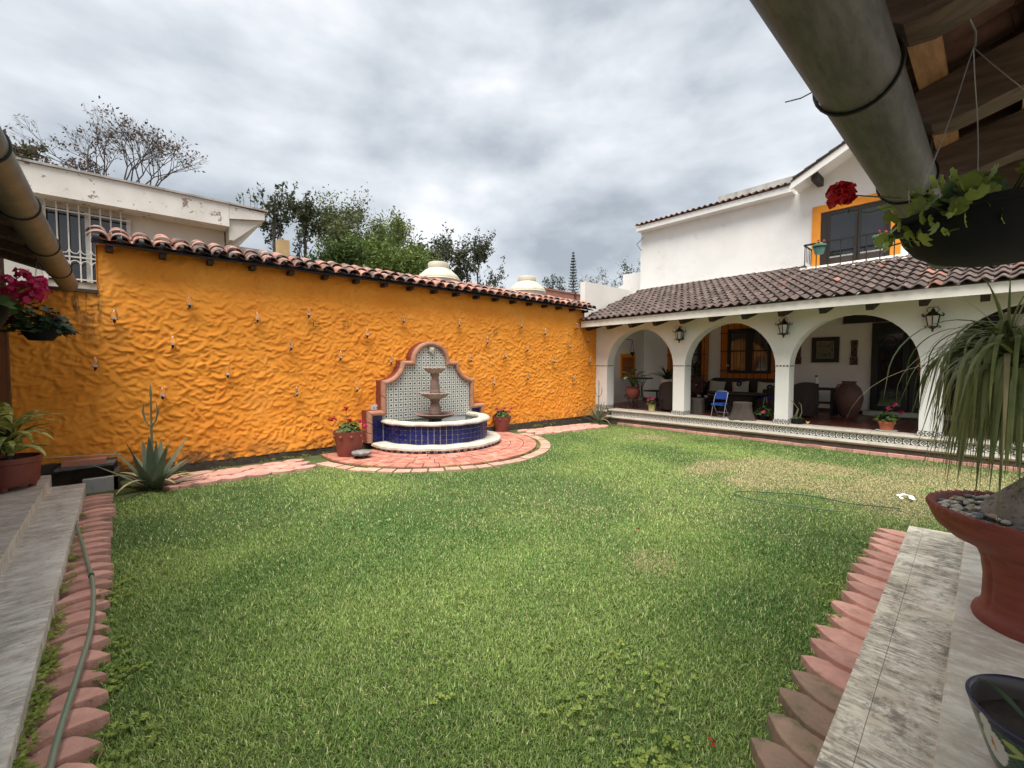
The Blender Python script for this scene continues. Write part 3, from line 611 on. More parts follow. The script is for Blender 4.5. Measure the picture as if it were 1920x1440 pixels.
# lamps on the wall
LAMPS = [(214.6, 596), (355.5, 569), (324, 644), (179, 685), (427, 700), (305, 740), (483, 597), (579.5, 588), (546, 649), (689, 626), (639, 668), (757, 599), (734, 676), (862, 606), (914.5, 638.5), (883, 672), (948, 666), (670, 727), (927.5, 716), (990, 706), (989.5, 653), (978, 609.5), (1022.5, 622), (1039.5, 675), (557, 736), (1082.5, 612), (1069.5, 647), (1103.5, 636), (1107.5, 675), (1078, 708)]
ORD = 'first second third fourth fifth sixth seventh eighth ninth tenth eleventh twelfth thirteenth fourteenth fifteenth sixteenth seventeenth eighteenth nineteenth twentieth twenty-first twenty-second twenty-third twenty-fourth twenty-fifth twenty-sixth twenty-seventh twenty-eighth twenty-ninth thirtieth'.split()
lp = thing('wall_lamp', 'x', 'lamp', (0, 0, 0), 0, 'small glass lamps on the orange wall')
g = MB(); g.lathe([(.028, 0), (.034, .012), (.034, .075), (.026, .10), (.020, .115), (.010, .122), (.0008, .124)], (0, 0, 0), 12); g.build('glass_chimney', glass, lp, 1, False)
MB().lathe([(.0008, -.012), (.018, -.012), (.048, -.004), (.050, 0), (.030, -.001), (.0008, .001)], (0, 0, 0), 12).build('saucer', steel, lp, 1, False)
MB().lathe([(.0008, -.04), (.014, -.036), (.016, -.012), (.0008, -.012)], (0, 0, 0), 8).build('socket', iron, lp, 1, False)
MB().lathe([(.014, .002), (.014, .03), (.0008, .032)], (0, 0, 0), 8).build('candle', whitep, lp, 1, False)
MB().tube([(0, 0, -.03), (0, .05, -.045), (0, .115, -.03), (0, .15, -.028)], .006, 6).build('bracket', iron, lp, 1, False)
for i, (px, py) in enumerate(sorted(LAMPS)):
    o = lp if i == 0 else copy_tree(lp); p = PY(px, py + 3, WY - .125); o.location = p; o.rotation_euler = (0, 0, rv(-.2, .2)); o.scale = (1.1,) * 3
    o['label'] = f'small clear glass candle lamp on the orange wall, {ORD[i]} from the left'
for i, (px, py) in enumerate(((593, 607), (648, 607), (929, 624))):
    p = PY(px, py, WY - .05); s_ = .05
    mb = MB(); mb.tube([p + Vector(q_) for q_ in ((-s_, 0, s_), (s_, 0, s_), (s_, 0, -s_), (-s_, 0, -s_), (-s_, 0, s_))], .005, 5); mb.tube([p + Vector((0, 0, s_)), p + Vector((0, .05, s_))], .005, 5)
    tag(mb.build('empty_bracket', iron, None, 1), f'empty square wire bracket on the orange wall, {ORD[i]} from the left', 'bracket', 'empty wire brackets')
p = PY(703, 764, WY - .06); t = thing('power_socket', 'white electrical socket plate on the orange wall above the fountain shoulder', 'socket', p)
MB().box(p.x - .075, p.x + .075, p.y - .015, p.y + .04, p.z - .055, p.z + .055).build('plate', whitep, t)
for s_ in (-.03, .03): MB().box(p.x + s_ - .014, p.x + s_ + .014, p.y - .018, p.y - .014, p.z - .022, p.z + .012).build('outlet', mat('grey_outlet', (.3, .3, .3)), t)

# ================================================================ wall fountain
FX, FY = 5.0, 8.02
ft = thing('fountain', 'tiled wall fountain with curved blue tiled basin and arched clay frame on the orange wall', 'fountain', (FX, FY, 0))
# outline of the back panel (x offset, z), right half
half = [(1.44, .13), (1.44, .76), (1.14, .76), (1.14, 1.35)]
for k in range(1, 8):   # concave shoulder
    a = pi / 2 * k / 8; half.append((1.14 - .44 * math.sin(a), 1.35 + .40 * (1 - math.cos(a))))
half += [(.70, 1.75), (.47, 1.75)]
for k in range(1, 9): a = pi / 2 * k / 8; half.append((.47 * math.cos(a) if k < 8 else 0, 1.75 + .42 * math.sin(a)))
outl = half + [(-x, z) for x, z in half[::-1][1:]]
outl = [(FX + x, z) for x, z in outl]
PYF = 8.21     # plane of the tiles
MB().prism(outl, PYF + .012, WY + .1, 'y').build('back_panel', grout, ft)
# frame swept along the outline: bulged moulding pieces, each a part
def offset_poly(pts, d):
    n = len(pts); r = []
    for i in range(n):
        p = Vector(pts[i]); a = (Vector(pts[i]) - Vector(pts[i - 1])) if i > 0 else None; b_ = (Vector(pts[i + 1]) - Vector(pts[i])) if i < n - 1 else None
        na = Vector((-a.y, a.x)).normalized() if a is not None else None; nb = Vector((-b_.y, b_.x)).normalized() if b_ is not None else None
        if na is None: m = nb
        elif nb is None: m = na
        else: m = (na + nb); m = m / max(.35, m.length_squared) * 2 / 2 * 1.0 if m.length > 1e-6 else nb; m = (na + nb) / max(.5, 1 + na.dot(nb))
        r.append(tuple(p + m * d))
    return r
ins = offset_poly(outl, .10); 
prof = [(0, 0.0), (0, .055), (.18, .085), (.5, .095), (.82, .085), (1, .055), (1, 0.0)]   # (across, proud)
def frame_pt(i, t, q_): a, b_ = outl[i], ins[i]; return (a[0] + (b_[0] - a[0]) * t, PYF + .01 - q_, a[1] + (b_[1] - a[1]) * t)
for i in range(len(outl) - 1):
    mb = MB(); k = len(prof); A = [frame_pt(i, *p) for p in prof]; B = [frame_pt(i + 1, *p) for p in prof]; c = Vector((0, 0, 0))
    seg = (Vector(B[0]) - Vector(A[0])).length; nsub = max(1, round(seg / .25))
    for s_ in range(nsub):
        t0, t1 = s_ / nsub + (.012 if seg > .1 else 0), (s_ + 1) / nsub - (.012 if seg > .1 else 0)
        P0 = [Vector(a).lerp(Vector(b_), t0) for a, b_ in zip(A, B)]; P1 = [Vector(a).lerp(Vector(b_), t1) for a, b_ in zip(A, B)]
        mb = MB().add(P0 + P1, [(j, j + 1, k + j + 1, k + j) for j in range(k - 1)] + [tuple(range(k)), tuple(range(2 * k - 1, k - 1, -1)), (k - 1, 0, k, 2 * k - 1)])
        mb.build('frame_piece', frameb, ft)
sid = offset_poly(outl, -.004); vs_ = [(x, PYF + .004, z) for x, z in sid] + [(x, WY + .05, z) for x, z in sid]; k = len(sid)
MB().add(vs_, [(i, i + 1, k + i + 1, k + i) for i in range(k - 1)]).build('frame_side', framer, ft)
# painted tiles inside the frame, each a tile
from mathutils.geometry import intersect_point_tri_2d
def inside(x, z, poly):
    c = False; n = len(poly)
    for i in range(n):
        (xa, za), (xb, zb) = poly[i], poly[i - 1]
        if (za > z) != (zb > z) and x < (xb - xa) * (z - za) / (zb - za) + xa: c = not c
    return c
S = .1085; tm = MB().box(-.052, .052, -.006, .006, -.052, .052).mesh('tile'); finish(tm, t_flower)
tb = MB().box(-.052, .052, -.006, .006, -.052, .052).mesh('tile'); finish(tb, bluet)
pin = offset_poly(outl, .06); cnt = 0
for j in range(14):
    for i in range(-13, 14):
        x, z = FX + i * S, .52 + j * S + .05
        ok = inside(x, z, pin) and abs(i * S) < 1.16
        if ok: child('tile', tm, ft, (x - FX, PYF - FY, z))
for s_ in (-1, 1):       # blue tiles on the low shoulders
    for j in range(5):
        for i in range(2):
            x, z = FX + s_ * (1.105 + .052 + i * S + .008), .20 + j * S
            child('tile', tb, ft, (x - FX, PYF - FY - .002, z))
# basin: curved wall, tiles, rim, ledge
BR = 1.10; bz0, bz1 = .145, .50; arc = (-pi - .17, .17)
MB().lathe([(BR - .012, bz0 - .02), (BR - .012, bz1), (BR - .13, bz1), (BR - .13, .25), (.02, .25)], (FX, FY, 0), 56, *arc).build('basin_wall', grout, ft)
nt_ = 33; rows = 4; th = (bz1 - bz0) / rows
cm = MB(); w2 = (pi + .34) * BR / nt_ / 2 - .0065; h2 = th / 2 - .006; cm.box(-w2, w2, -.008, .006, -h2, h2); cmesh = cm.mesh('tile'); finish(cmesh, bluet)
for j in range(rows):
    for i in range(nt_):
        a = arc[0] + (arc[1] - arc[0]) * (i + .5) / nt_; child('tile', cmesh, ft, (BR * math.cos(a), BR * math.sin(a), bz0 + th * (j + .5)), (0, 0, a + pi / 2))
def wob(am, f):
    return lambda r, z, a: (r + am * math.sin(a * f) * math.cos(a * f * 2.3 + 1), z + am * .7 * math.sin(a * f * 1.7))
rp = [(BR - .17, .50), (BR - .18, .53), (BR - .16, .565), (BR - .06, .578), (BR + .03, .572), (BR + .065, .55), (BR + .07, .525), (BR + .05, .502), (BR - .17, .50)]
MB().lathe(rp, (FX, FY, 0), 64, *arc, fn=wob(.006, 9)).build('basin_rim', stonew, ft, 50)
LR = 1.38
MB().lathe([(LR - .035, -.05), (LR - .035, .075), (BR - .05, .075)], (FX, FY, 0), 64, -pi - .06, .06).build('ledge_base', grout, ft)
MB().lathe([(LR - .05, .07), (LR + .005, .072), (LR + .025, .09), (LR + .02, .125), (LR - .02, .142), (LR - .2, .150), (BR - .03, .150)], (FX, FY, 0), 64, -pi - .06, .06, fn=wob(.007, 8)).build('ledge', stonew, ft, 50)
nl = 60; w2 = (pi) * LR / nl / 2 - .003; a1_ = MB().box(-w2, w2, -.006, .006, -.0345, .0345).mesh('tile'); finish(a1_, bluet); a2_ = MB().box(-w2, w2, -.006, .006, -.0345, .0345).mesh('tile'); finish(a2_, t_ledge)
for i in range(nl):
    a = -pi - .02 + (pi + .04) * (i + .5) / nl; child('tile', a2_ if i % 2 else a1_, ft, ((LR - .030) * math.cos(a), (LR - .030) * math.sin(a), .036), (0, 0, a + pi / 2))
MB().lathe([(.02, .40), (BR - .132, .40)], (FX, FY, 0), 40, *arc).build('water', mat('pool_water', (.05, .06, .05), rough=.05, spec=.6), ft)
# tiers of pink stone
TX, TY = FX - .19, 7.72
tr = thing('tiered_fountain', 'three-tier pink quarry stone fountain column standing in the blue basin', 'fountain', (TX, TY, .25))
def bowl(z, r, h, flute, nfl, name, mt=cantera):
    def fn(r0, z0, a): 
        k = max(0, min(1, (r0 - r * .35) / (r * .65))); return (r0 * (1 + flute * k * abs(math.sin(a * nfl / 2))), z0 + flute * .3 * k * abs(math.sin(a * nfl / 2)))
    MB().lathe([(.05, z - h), (r * .45, z - h * .92), (r * .8, z - h * .55), (r * .98, z - h * .18), (r, z - .01), (r * .97, z), (r * .85, z - .012), (r * .6, z - h * .5), (.03, z - h * .6)], (TX, TY, 0), 64, fn=fn).build(name, mt, tr, 50)
bowl(1.60, .225, .115, .07, 16, 'upper_bowl', stone if False else mat('grey_pink_stone', (.40, .33, .28), (.30, .245, .21), s=8, rough=.9, bmp=.5, bs=100)); bowl(1.085, .29, .13, .07, 18, 'middle_bowl', MT['grey_pink_stone'])
bowl(.665, .40, .11, .03, 30, 'lower_bowl')
def column(z0_, z1_, r, name):
    h = z1_ - z0_; fn = lambda r0, z, a: (r0 * (1 + .05 * abs(math.sin(a * 5)) * (1 if .1 < (z - z0_) / h < .85 else 0)), z)
    MB().lathe([(r * .9, z0_), (r * .98, z0_ + .05 * h), (r * 1.0, z0_ + .14 * h), (r * .90, z0_ + .16 * h), (r * .95, z0_ + .3 * h), (r * .80, z0_ + .55 * h), (r * .62, z0_ + .78 * h), (r * .75, z0_ + .84 * h), (r * .85, z0_ + .9 * h), (r * .85, z1_)], (TX, TY, 0), 40, fn=fn).build(name, cantera, tr, 40)
column(1.07, 1.50, .105, 'upper_column'); column(.64, .97, .125, 'lower_column'); MB().lathe([(.24, .25), (.26, .42), (.14, .50), (.13, .58)], (TX, TY, 0), 24).build('foot', mat('wet_dark_stone', (.05, .045, .04), rough=.4), tr, 40)
# carved face spout
fp = thing('spout_mask', 'small grey stone lion mask at the top of the fountain panel', 'ornament', (FX + .02, PYF - .02, 1.98))
mb = MB(); mb.lathe([(.001, -.06), (.045, -.052), (.07, -.02), (.075, .02), (.001, .022)], (0, 0, 0), 14); face = [(x, z, y) for x, y, z in mb.v]; mb.v = [(x, y, z * 1.15) for x, y, z in face]; mb.build('face', stone, fp, 50, False)
for dx, dz, r in ((-.026, .022, .014), (.026, .022, .014), (0, -.004, .018), (-.02, -.03, .017), (.02, -.03, .017), (-.06, .055, .02), (.06, .055, .02), (0, .065, .022), (-.035, .062, .02), (.035, .062, .02), (0, -.065, .02)): MB().ball((dx, -.05 if abs(dx) < .03 and dz < .05 else -.02, dz), r, 8, 5).build('feature', stone, fp, 1, False)

# ================================================================ pots by the fountain
def knob_pot(name, label, px, py, s_, flowers, fm, leaf):
    c = G(px, py, .03); t = thing(name, label, 'flower pot', c)
    h = .46 * s_; pr = [(.001, 0), (.20 * s_, 0), (.205 * s_, .01), (.235 * s_, h * .5), (.285 * s_, h * .97), (.288 * s_, h), (.27 * s_, h), (.262 * s_, h * .95), (.25 * s_, h * .86)]
    pot(t, c, pr, redpot, 32, h * .86, .252 * s_)
    for k in range(9): a = 2 * pi * k / 9 + .3; MB().ball((c.x + .268 * s_ * math.cos(a), c.y + .268 * s_ * math.sin(a), c.z + h * .80), .030 * s_, 10, 6).build('knob', redpot, t, 1)
    top_ = c + Vector((0, 0, h * .86)); fl = [top_ + Vector(f) for f in flowers]; geranium(t, top_,   .23 * s_, .23 * s_, .25 * s_, int(leaf * 1.7), .040, grn, fl, fm, .044)
    return c
rt_ = RT
def rel(a, z, d=0): v_ = RT * a + FW0 * d; return (v_.x, v_.y, z)
knob_pot('flower_pot', 'big red clay pot with studs and red geraniums beside the flat grey stone', 655, 853, .97, [rel(-.33, .26), rel(-.26, .27), rel(-.05, .46), rel(.22, .23), rel(.30, .15, -.05), rel(.02, .24)], [redfl, redfl, redfl, pinkfl, pinkfl, redfl], 60)
knob_pot('flower_pot', 'red clay pot with studs and pink geraniums between the fountain and the porch', 941, 808, .82, [rel(-.13, .22), rel(.06, .24), rel(.17, .16), rel(.22, .24), rel(-.04, .2, -.1)], [pinkl, pinkl, pinkl, pinkl], 90)
c = G(678, 858, .03); t = thing('stone_stool', 'flat round grey stone slab on short feet beside the big red pot', 'stone', c)
MB().lathe([(.001, .055), (.15, .055), (.17, .075), (.168, .10), (.14, .118), (.001, .125)], c, 18, fn=wob(.008, 5)).build('stone_top', mat('grey_flagstone', (.24, .235, .22), (.16, .155, .145), s=12, rough=.9, bmp=.5, bs=60), t, 50)
for k in range(3): a = k * 2.1 + .4; MB().lathe([(.03, -.002), (.035, .06)], (c.x + .1 * math.cos(a), c.y + .1 * math.sin(a), c.z), 8).build('foot', mudc, t, 1)

# agaves
def agave(label, c, n, ln, wd_, stalk=None, seed=1, dry=4, ups=(.25, 1.45)):
    RN.seed(seed); t = thing('agave', label, 'plant', c)
    for i in range(n):
        f = i / (n - 1); up = ups[0] + (ups[1] - ups[0]) * f ** .75; az = i * 2.399 + rv(-.2, .2); l_ = ln * rv(.8, 1.05) * (1.05 - .12 * f)
        strap(MB(), Vector(c) + Vector((math.cos(az) * .03 * (1 - f), math.sin(az) * .03 * (1 - f), .02 + .05 * f)), az, l_, wd_ * rv(.85, 1.1), up, rv(.1, .45) * (1.3 - f), 8, .30, .03, 0, .85, .02).build('leaf', agavem, t, 60, fix=False)
    for i in range(dry):
        az = i * 6.28 / dry + rv(-.3, .3); strap(MB(), Vector(c) + Vector((0, 0, .06)), az, ln * rv(.7, 1.0), wd_ * .6, rv(.3, .7), rv(.9, 1.4), 8, .15, .03, 0, .8).build('dry_leaf', dryleaf, t, 60, fix=False)
    if stalk:
        b_ = Vector(c) + Vector((0, 0, .2)); tp = b_ + Vector((.01, 0, stalk)); mb = MB(); mb.tube([b_, tp], [.018, .009], 8)
        mb.build('flower_stalk', agavem, t, 1)
        for s_ in (-1, 1): 
            q0 = b_ + Vector((0, 0, stalk * .62)); d = RT * s_; MB().tube([q0, q0 + d * .07 + Vector((0, 0, .08)), q0 + d * .10 + Vector((0, 0, .2)), q0 + d * .085 + Vector((0, 0, .32))], [.009, .009, .013, .004], 6).build('side_stalk', agavem, t, 1)
        MB().tube([tp, tp + Vector((0, 0, .06)), tp + Vector((0, 0, .18))], [.009, .015, .003], 6).build('flower_bud', agavem, t, 1)
    return t
agave('tall green agave with three-pronged flower stalk at the orange wall', G(287, 915), 17, .74, .115, 1.02, 4, 6)
agave('narrow-leaved agave where the orange wall meets the porch step', G(1122, 793, -.05), 16, .75, .06, .9, 9, 3, (.3, 1.4))
# ================================================================ house with arcade
XP, XB, FZ = 11.1, 15.0, .335          # arcade face, back wall, porch floor
hs = thing('house', 'white two-storey house with an arched porch and brown tiled roofs', 'house', (12, 3, 0))
SPR = 1.60; AR = 1.075; SC = XP / 10.95
cents = [6.83 * SC, 4.395 * SC, 2.005 * SC, -.42 * SC, -2.87 * SC]; AR = 1.06 * SC; YL, YR_ = 8.42, -3.9; ZT = 3.05; DP = .36
# arcade wall: front outline with arch openings, extruded back
def arc_pts(c, n=20): return [(c + AR * math.cos(a), SPR + AR * 1.03 * math.sin(a)) for a in [pi * k / n for k in range(n + 1)]]
mb = MB(); edges = [YL] + [e_ for c in cents for e_ in (c + AR, c - AR)] + [YR_]
for xx in (XP, XP + DP):
    for i in range(0, len(edges), 2):     # piers
        mb.add([(xx, edges[i], FZ - .1), (xx, edges[i + 1], FZ - .1), (xx, edges[i + 1], SPR), (xx, edges[i], SPR), (xx, edges[i], ZT), (xx, edges[i + 1], ZT)], [(0, 1, 2, 3), (3, 2, 5, 4)])
    for c in cents:
        ap = arc_pts(c); k = len(ap); mb.add([(xx, y, z) for y, z in ap] + [(xx, y, ZT) for y, z in ap], [(i, i + 1, k + i + 1, k + i) for i in range(k - 1)])
for c in cents:
    pl = [(c + AR, FZ - .1)] + arc_pts(c) + [(c - AR, FZ - .1)]; k = len(pl); mb.add([(XP, y, z) for y, z in pl] + [(XP + DP, y, z) for y, z in pl], [(i, i + 1, k + i + 1, k + i) for i in range(k - 1)])
mb.build('arcade_wall', white, hs, 30, fix=False)
# tile band and plinth tiles on the piers
def pier_faces(i): return edges[2 * i], edges[2 * i + 1]
bandm = MB().box(-.024, .024, -.004, .004, -.016, .016); bandm.v = [(x, y, z) for x, y, z in bandm.v]; bm_ = bandm.mesh('band_tile'); 
bm2 = MB().box(-.05, .05, -.006, .006, -.034, .034).mesh('band_tile'); finish(bm2, t_band)
pm = MB().box(-.05, .05, -.006, .006, -.05, .05).mesh('plinth_tile'); finish(pm, t_step)
for i in range(5):
    ya, yb = pier_faces(i); n = max(3, round((ya - yb) / .062)); w_ = (ya - yb) / n
    if ya - yb > 2: continue
    for k in range(n): child('band_tile', bm2, hs, (XP - .004 - 12, ya - w_ * (k + .5) - 3, 1.645), (0, 0, pi / 2), (w_ * .80 / .1, 1, .55))
    for k in range(5): child('band_tile', bm2, hs, (XP + .04 + k * .065 - 12, yb - .004 - 3, 1.645), (0, 0, 0), (.5, 1, .55))
    n = max(2, round((ya - yb + .03) / .105)); w_ = (ya - yb + .03) / n
    for k in range(n): child('plinth_tile', pm, hs, (XP - .012 - 12, ya + .015 - w_ * (k + .5) - 3, FZ + .052), (0, 0, -pi / 2), (w_ * .985 / .1, 1.6, 1))
    for k in range(3): child('plinth_tile', pm, hs, (XP + .05 + k * .115 - 12, yb - .010 - 3, FZ + .052), (0, 0, 0), (1.12, 1.6, 1))
# step: nosings, tiled riser, low riser
def nose(z0_, z1_, xf, name):
    h = z1_ - z0_; pr = [(XP + .35, z0_), (xf + .04, z0_), (xf + .012, z0_ + h * .18), (xf, z0_ + h * .5), (xf + .012, z0_ + h * .82), (xf + .04, z1_), (XP + .35, z1_)]
    yy = 7.9
    while yy > YR_:      # cast stone lengths
        l_ = 1.25; mb = MB(); k = len(pr); mb.add([(x, yy, z) for x, z in pr] + [(x, yy - l_ + .006, z) for x, z in pr], [(i, i + 1, k + i + 1, k + i) for i in range(k - 1)] + [tuple(range(k)), tuple(range(2 * k - 1, k - 1, -1))])
        mb.build(name, stone, hs, 40); yy -= l_
nose(FZ - .075, FZ, XP - .06, 'step_nosing'); nose(.06, .145, XP - .16, 'lower_nosing')
MB().box(XP + .002, XP + .3, YR_, 7.95, .1, .3).build('riser_backing', blacktile, hs); MB().box(XP - .115, XP + .3, YR_, 7.9, -.3, .07).build('low_riser', mudc, hs)
rt2 = MB().box(-.05, .05, -.006, .006, -.05, .05).mesh('riser_tile'); finish(rt2, t_step); n = 100; y = 7.75
while y > -3.5: child('riser_tile', rt2, hs, (XP - .004 - 12, y - 3, .2025), (0, 0, -pi / 2), (1.14, 1, 1.1)); y -= .1165
# floor with tiles
fl_ = thing('porch_floor', None, None, (XP, 0, 0), kind='structure')
MB().box(XP + .02, XB, YR_, 9.1, .0, FZ - .006).build('floor_bed', floorg, fl_)
q_ = MB(); s_ = .160; q_.add([(-s_, -s_, 0), (s_, -s_, 0), (s_, s_, 0), (-s_, s_, 0), (-s_ + .006, -s_ + .006, .008), (s_ - .006, -s_ + .006, .008), (s_ - .006, s_ - .006, .008), (-s_ + .006, s_ - .006, .008)], [(0, 1, 5, 4), (1, 2, 6, 5), (2, 3, 7, 6), (3, 0, 4, 7), (4, 5, 6, 7)]); ftm = q_.mesh('floor_tile'); finish(ftm, saltillo)
for i in range(9):
    for j in range(33):
        y = 8.9 - j * .332
        child('floor_tile', ftm, fl_, (.52 + i * .332, y, FZ - .006))
# back wall (opening for nothing: windows and doors are set on it), side wall, ceiling
MB().box(XB, XB + .3, YR_, 9.3, 0, 6.72).build('back_wall', white, hs); MB().box(XP + .3, XB, 9.1, 9.3, 0, 4.4).build('side_wall', inwall, hs)
MB().box(XB - .012, XB - .002, YR_, 9.1, FZ, 4.3).build('porch_back_plaster', inwall, hs)
MB().box(XB - .03, XB - .012, YR_, 9.09, FZ, FZ + .10).build('skirting', saltillo, hs)
MB().box(XB + .302, XB + 6, 9.0, 9.298, 0, 6.72).build('end_wall', white, hs)
# porch roof deck, fascia, rafter ends
EX, EZ = 10.30, 2.80; TX_, TZ = XB, 4.56; sl_ = (TZ - EZ - .20) / (TX_ - EX)
mb = MB(); mb.add([(EX + .02, 8.36, EZ + .10), (TX_, 9.2, EZ + .10 + sl_ * (TX_ - EX)), (TX_, YR_, EZ + .10 + sl_ * (TX_ - EX)), (EX + .02, YR_, EZ + .10), (EX + .02, 8.36, EZ + .16), (TX_, 9.2, EZ + .16 + sl_ * (TX_ - EX)), (TX_, YR_, EZ + .16 + sl_ * (TX_ - EX)), (EX + .02, YR_, EZ + .16)], [(0, 1, 2, 3), (7, 6, 5, 4), (0, 4, 5, 1), (2, 6, 7, 3), (1, 5, 6, 2), (3, 7, 4, 0)]); mb.build('roof_deck', soffit, hs)
MB().box(EX, EX + .06, YR_, 8.37, EZ - .01, EZ + .165).build('fascia', trimw, hs)
yv = 8.2
while yv > YR_:
    prf = [(EX + .10, EZ + .02), (EX + .20, EZ - .11), (XP + .02, EZ - .11 + .16), (XP + .02, EZ + .3), (EX + .10, EZ + .12)]
    MB().prism([(x, z) for x, z in prf], yv, yv + .11, 'y').build('rafter_end', darkwood, hs); yv -= .735
# roof tiles: s-shaped, overlapping
def s_tile(w_, L_, n=8, th=.016, hgt=.05):
    mb = MB(); pr = [(t / n * w_ - w_ / 2, hgt * (.5 - .5 * math.cos(2 * pi * (t / n))) ** 1.0 * (1.15 if .3 < t / n < .7 else 1)) for t in range(n + 1)]; m_ = n + 1
    vs_ = [(0, y, z + .044) for y, z in pr] + [(L_, y * .96, z + .004) for y, z in pr] + [(0, y, z + .044 - th) for y, z in pr]
    fs = []
    for k in range(n): fs += [(k, k + 1, m_ + k + 1, m_ + k), (k + 1, k, 2 * m_ + k, 2 * m_ + k + 1)]
    fs += [(2 * m_ + k + 1, 2 * m_ + k, m_ + k, m_ + k + 1) for k in range(n)]
    return mb.add(vs_, fs)
COLW = .193; ROWL = .405; base_z = EZ + .165; ang = math.atan(sl_)
st_ = s_tile(COLW * 1.02, .47); sm = st_.mesh('roof_tile'); finish(sm, rooft, 45, fix=False); sm2 = st_.mesh('roof_tile'); finish(sm2, ridget, 45, fix=False)
rest = MB(); pick = []
nrow = 12; ncol = 66
for j in range(nrow):
    for i in range(ncol):
        y = 9.06 - i * COLW; x = EX - .07 + j * ROWL * math.cos(ang); z = base_z + (x - EX + .07) * sl_ - .01
        if y > 8.36 + .80 * j / nrow: continue
        if x > 13.9 and y < 3.62 * 14.2 / 14 and y < 3.66: continue
        if y < -3.6: continue
        p = proj_ = None
        d = Vector((x, y, z)) - CAM; dep = d.dot(FWD); px = 960 + F_PX * d.dot(RT) / dep
        if px > 2050: continue
        pick.append((dep, x, y, z, j))
pick.sort(); tilt_ = lambda: (rv(-.02, .02), -ang + rv(-.02, .02), rv(-.025, .025))
for k, (dep, x, y, z, j) in enumerate(pick):
    red = j == nrow - 1 or (rv(0, 1) < .03)
    if k < 298: child('roof_tile', sm2 if red else sm, hs, (x - 12, y - 3, z + rv(-.004, .004)), tilt_())
    else:
        from mathutils import Euler
        M_ = Matrix.Translation((x, y, z + rv(-.004, .004))) @ Euler(tilt_()).to_matrix().to_4x4(); rest.add([M_ @ Vector(p_) for p_ in st_.v], st_.f)
o = rest.build('roof_tiles', rooft, hs, 45, fix=False); o['kind'] = 'stuff'
# verge tiles down the sloping end of the roof are the stepped columns above; upper storey eave
UZ = 6.72
MB().box(XB - .36, XB + .2, 4.15, 9.28, UZ - .02, UZ + .16).build('upper_fascia', white, hs)
ut = s_tile(.2, .40); um = ut.mesh('roof_tile'); finish(um, copet, 45, fix=False)
for j in range(2):
    for i in range(26): child('upper_tile', um, hs, (XB - .42 + j * .34 - 12, 9.2 - i * .196 - 3, UZ + .15 + j * .10), (rv(-.02, .02), -.28, rv(-.03, .03)))
MB().box(XB + .3, XB + 5, 4.3, 9.2, UZ + .1, UZ + .25).build('upper_deck', greyc, hs)
MB().box(17.0, 17.25, 4.0, 7.25, UZ, 8.02).build('roof_parapet', greyc, hs)
# gable over the balcony door
GX0 = 14.2; gl, gr, gp = 4.06, 1.30, 2.68; gz0, gz1 = 6.74, 7.42
MB().prism([(gl - .04, 6.60), (gl - .04, gz0 + .0), (gp, gz1 + .01), (gr + .04, gz0), (gr + .04, 6.60)], XB - .004, XB + .25, 'x').build('gable_wall', white, hs)
for sgn, a in ((1, gl), (-1, gr)):
    p0 = Vector((0, a, gz0)); p1 = Vector((0, gp, gz1 + .02))
    for nm, x0_, x1_, dz0, dz1, mt_ in (('gable_soffit', GX0 + .05, XB + .2, -.03, .03, white), ('gable_fascia', GX0, GX0 + .05, -.13, .06, white), ('gable_deck', GX0 - .03, XB + 1.5, .065, .10, rooft)):
        MB().hexa([(x0_, p0.y, p0.z + dz0), (x1_, p0.y, p0.z + dz0), (x1_, p1.y, p1.z + dz0), (x0_, p1.y, p1.z + dz0), (x0_, p0.y, p0.z + dz1), (x1_, p0.y, p0.z + dz1), (x1_, p1.y, p1.z + dz1), (x0_, p1.y, p1.z + dz1)]).build(nm, mt_, hs)
    for k in range(5):
        y = a + (gp - a) * (k + .2) / 5; z = gz0 + (gz1 - gz0) * (k + .2) / 5 + .11
        dy = (gp - a) / 5; dz = (gz1 - gz0) / 5; MB().hexa([(GX0 - .06, y, z), (GX0 + .9, y, z), (GX0 + .9, y + dy, z + dz), (GX0 - .06, y + dy, z + dz), (GX0 - .06, y, z + .045), (GX0 + .9, y, z + .045), (GX0 + .9, y + dy, z + dz + .02), (GX0 - .06, y + dy, z + dz + .02)]).build('gable_tile', rooft, hs)
for y in (3.46, 1.9): MB().box(GX0 + .12, XB, y, y + .14, 6.74, 6.96).build('gable_beam', darkwood, hs)
# balcony and its door
MB().box(14.2, XB, 3.66, 3.80 - .02, 3.9, 4.36).build('balcony_pier', white, hs); MB().box(14.2, 14.34, -3.6, 3.66, 3.9, 4.27).build('balcony_parapet', white, hs); MB().box(14.34, XB, -3.6, 3.66, 3.9, 4.0).build('balcony_floor', stone, hs)
D = dict(l=3.70, r=1.76, t=6.19, li=3.49, ri=1.95, ti=5.97)
def ring_frame(parent, name, mt_, X, y0, y1, z0_, z1_, t, dp, bottom=True):
    MB().box(X - dp, X, y1 - t, y1, z0_, z1_).build(name, mt_, parent); MB().box(X - dp, X, y0, y0 + t, z0_, z1_).build(name, mt_, parent)
    MB().box(X - dp, X, y0 + t, y1 - t, z1_ - t, z1_).build(name, mt_, parent)
    if bottom: MB().box(X - dp, X, y0 + t, y1 - t, z0_, z0_ + t).build(name, mt_, parent)
bd = MB().box(XB - .03, XB - .002, D['ri'], D['li'], 4.0, D['ti']).build('balcony_door', darkwood, hs)
ring_frame(hs, 'door_surround', orangep, XB - .002, D['r'], D['l'], 4.0, D['t'], .205, .05, False)
bl = mat('shutter_brown', (.05, .035, .03), (.03, .02, .018), s=5, rough=.6)
yq = [3.30, 2.66, 2.60, 1.98]
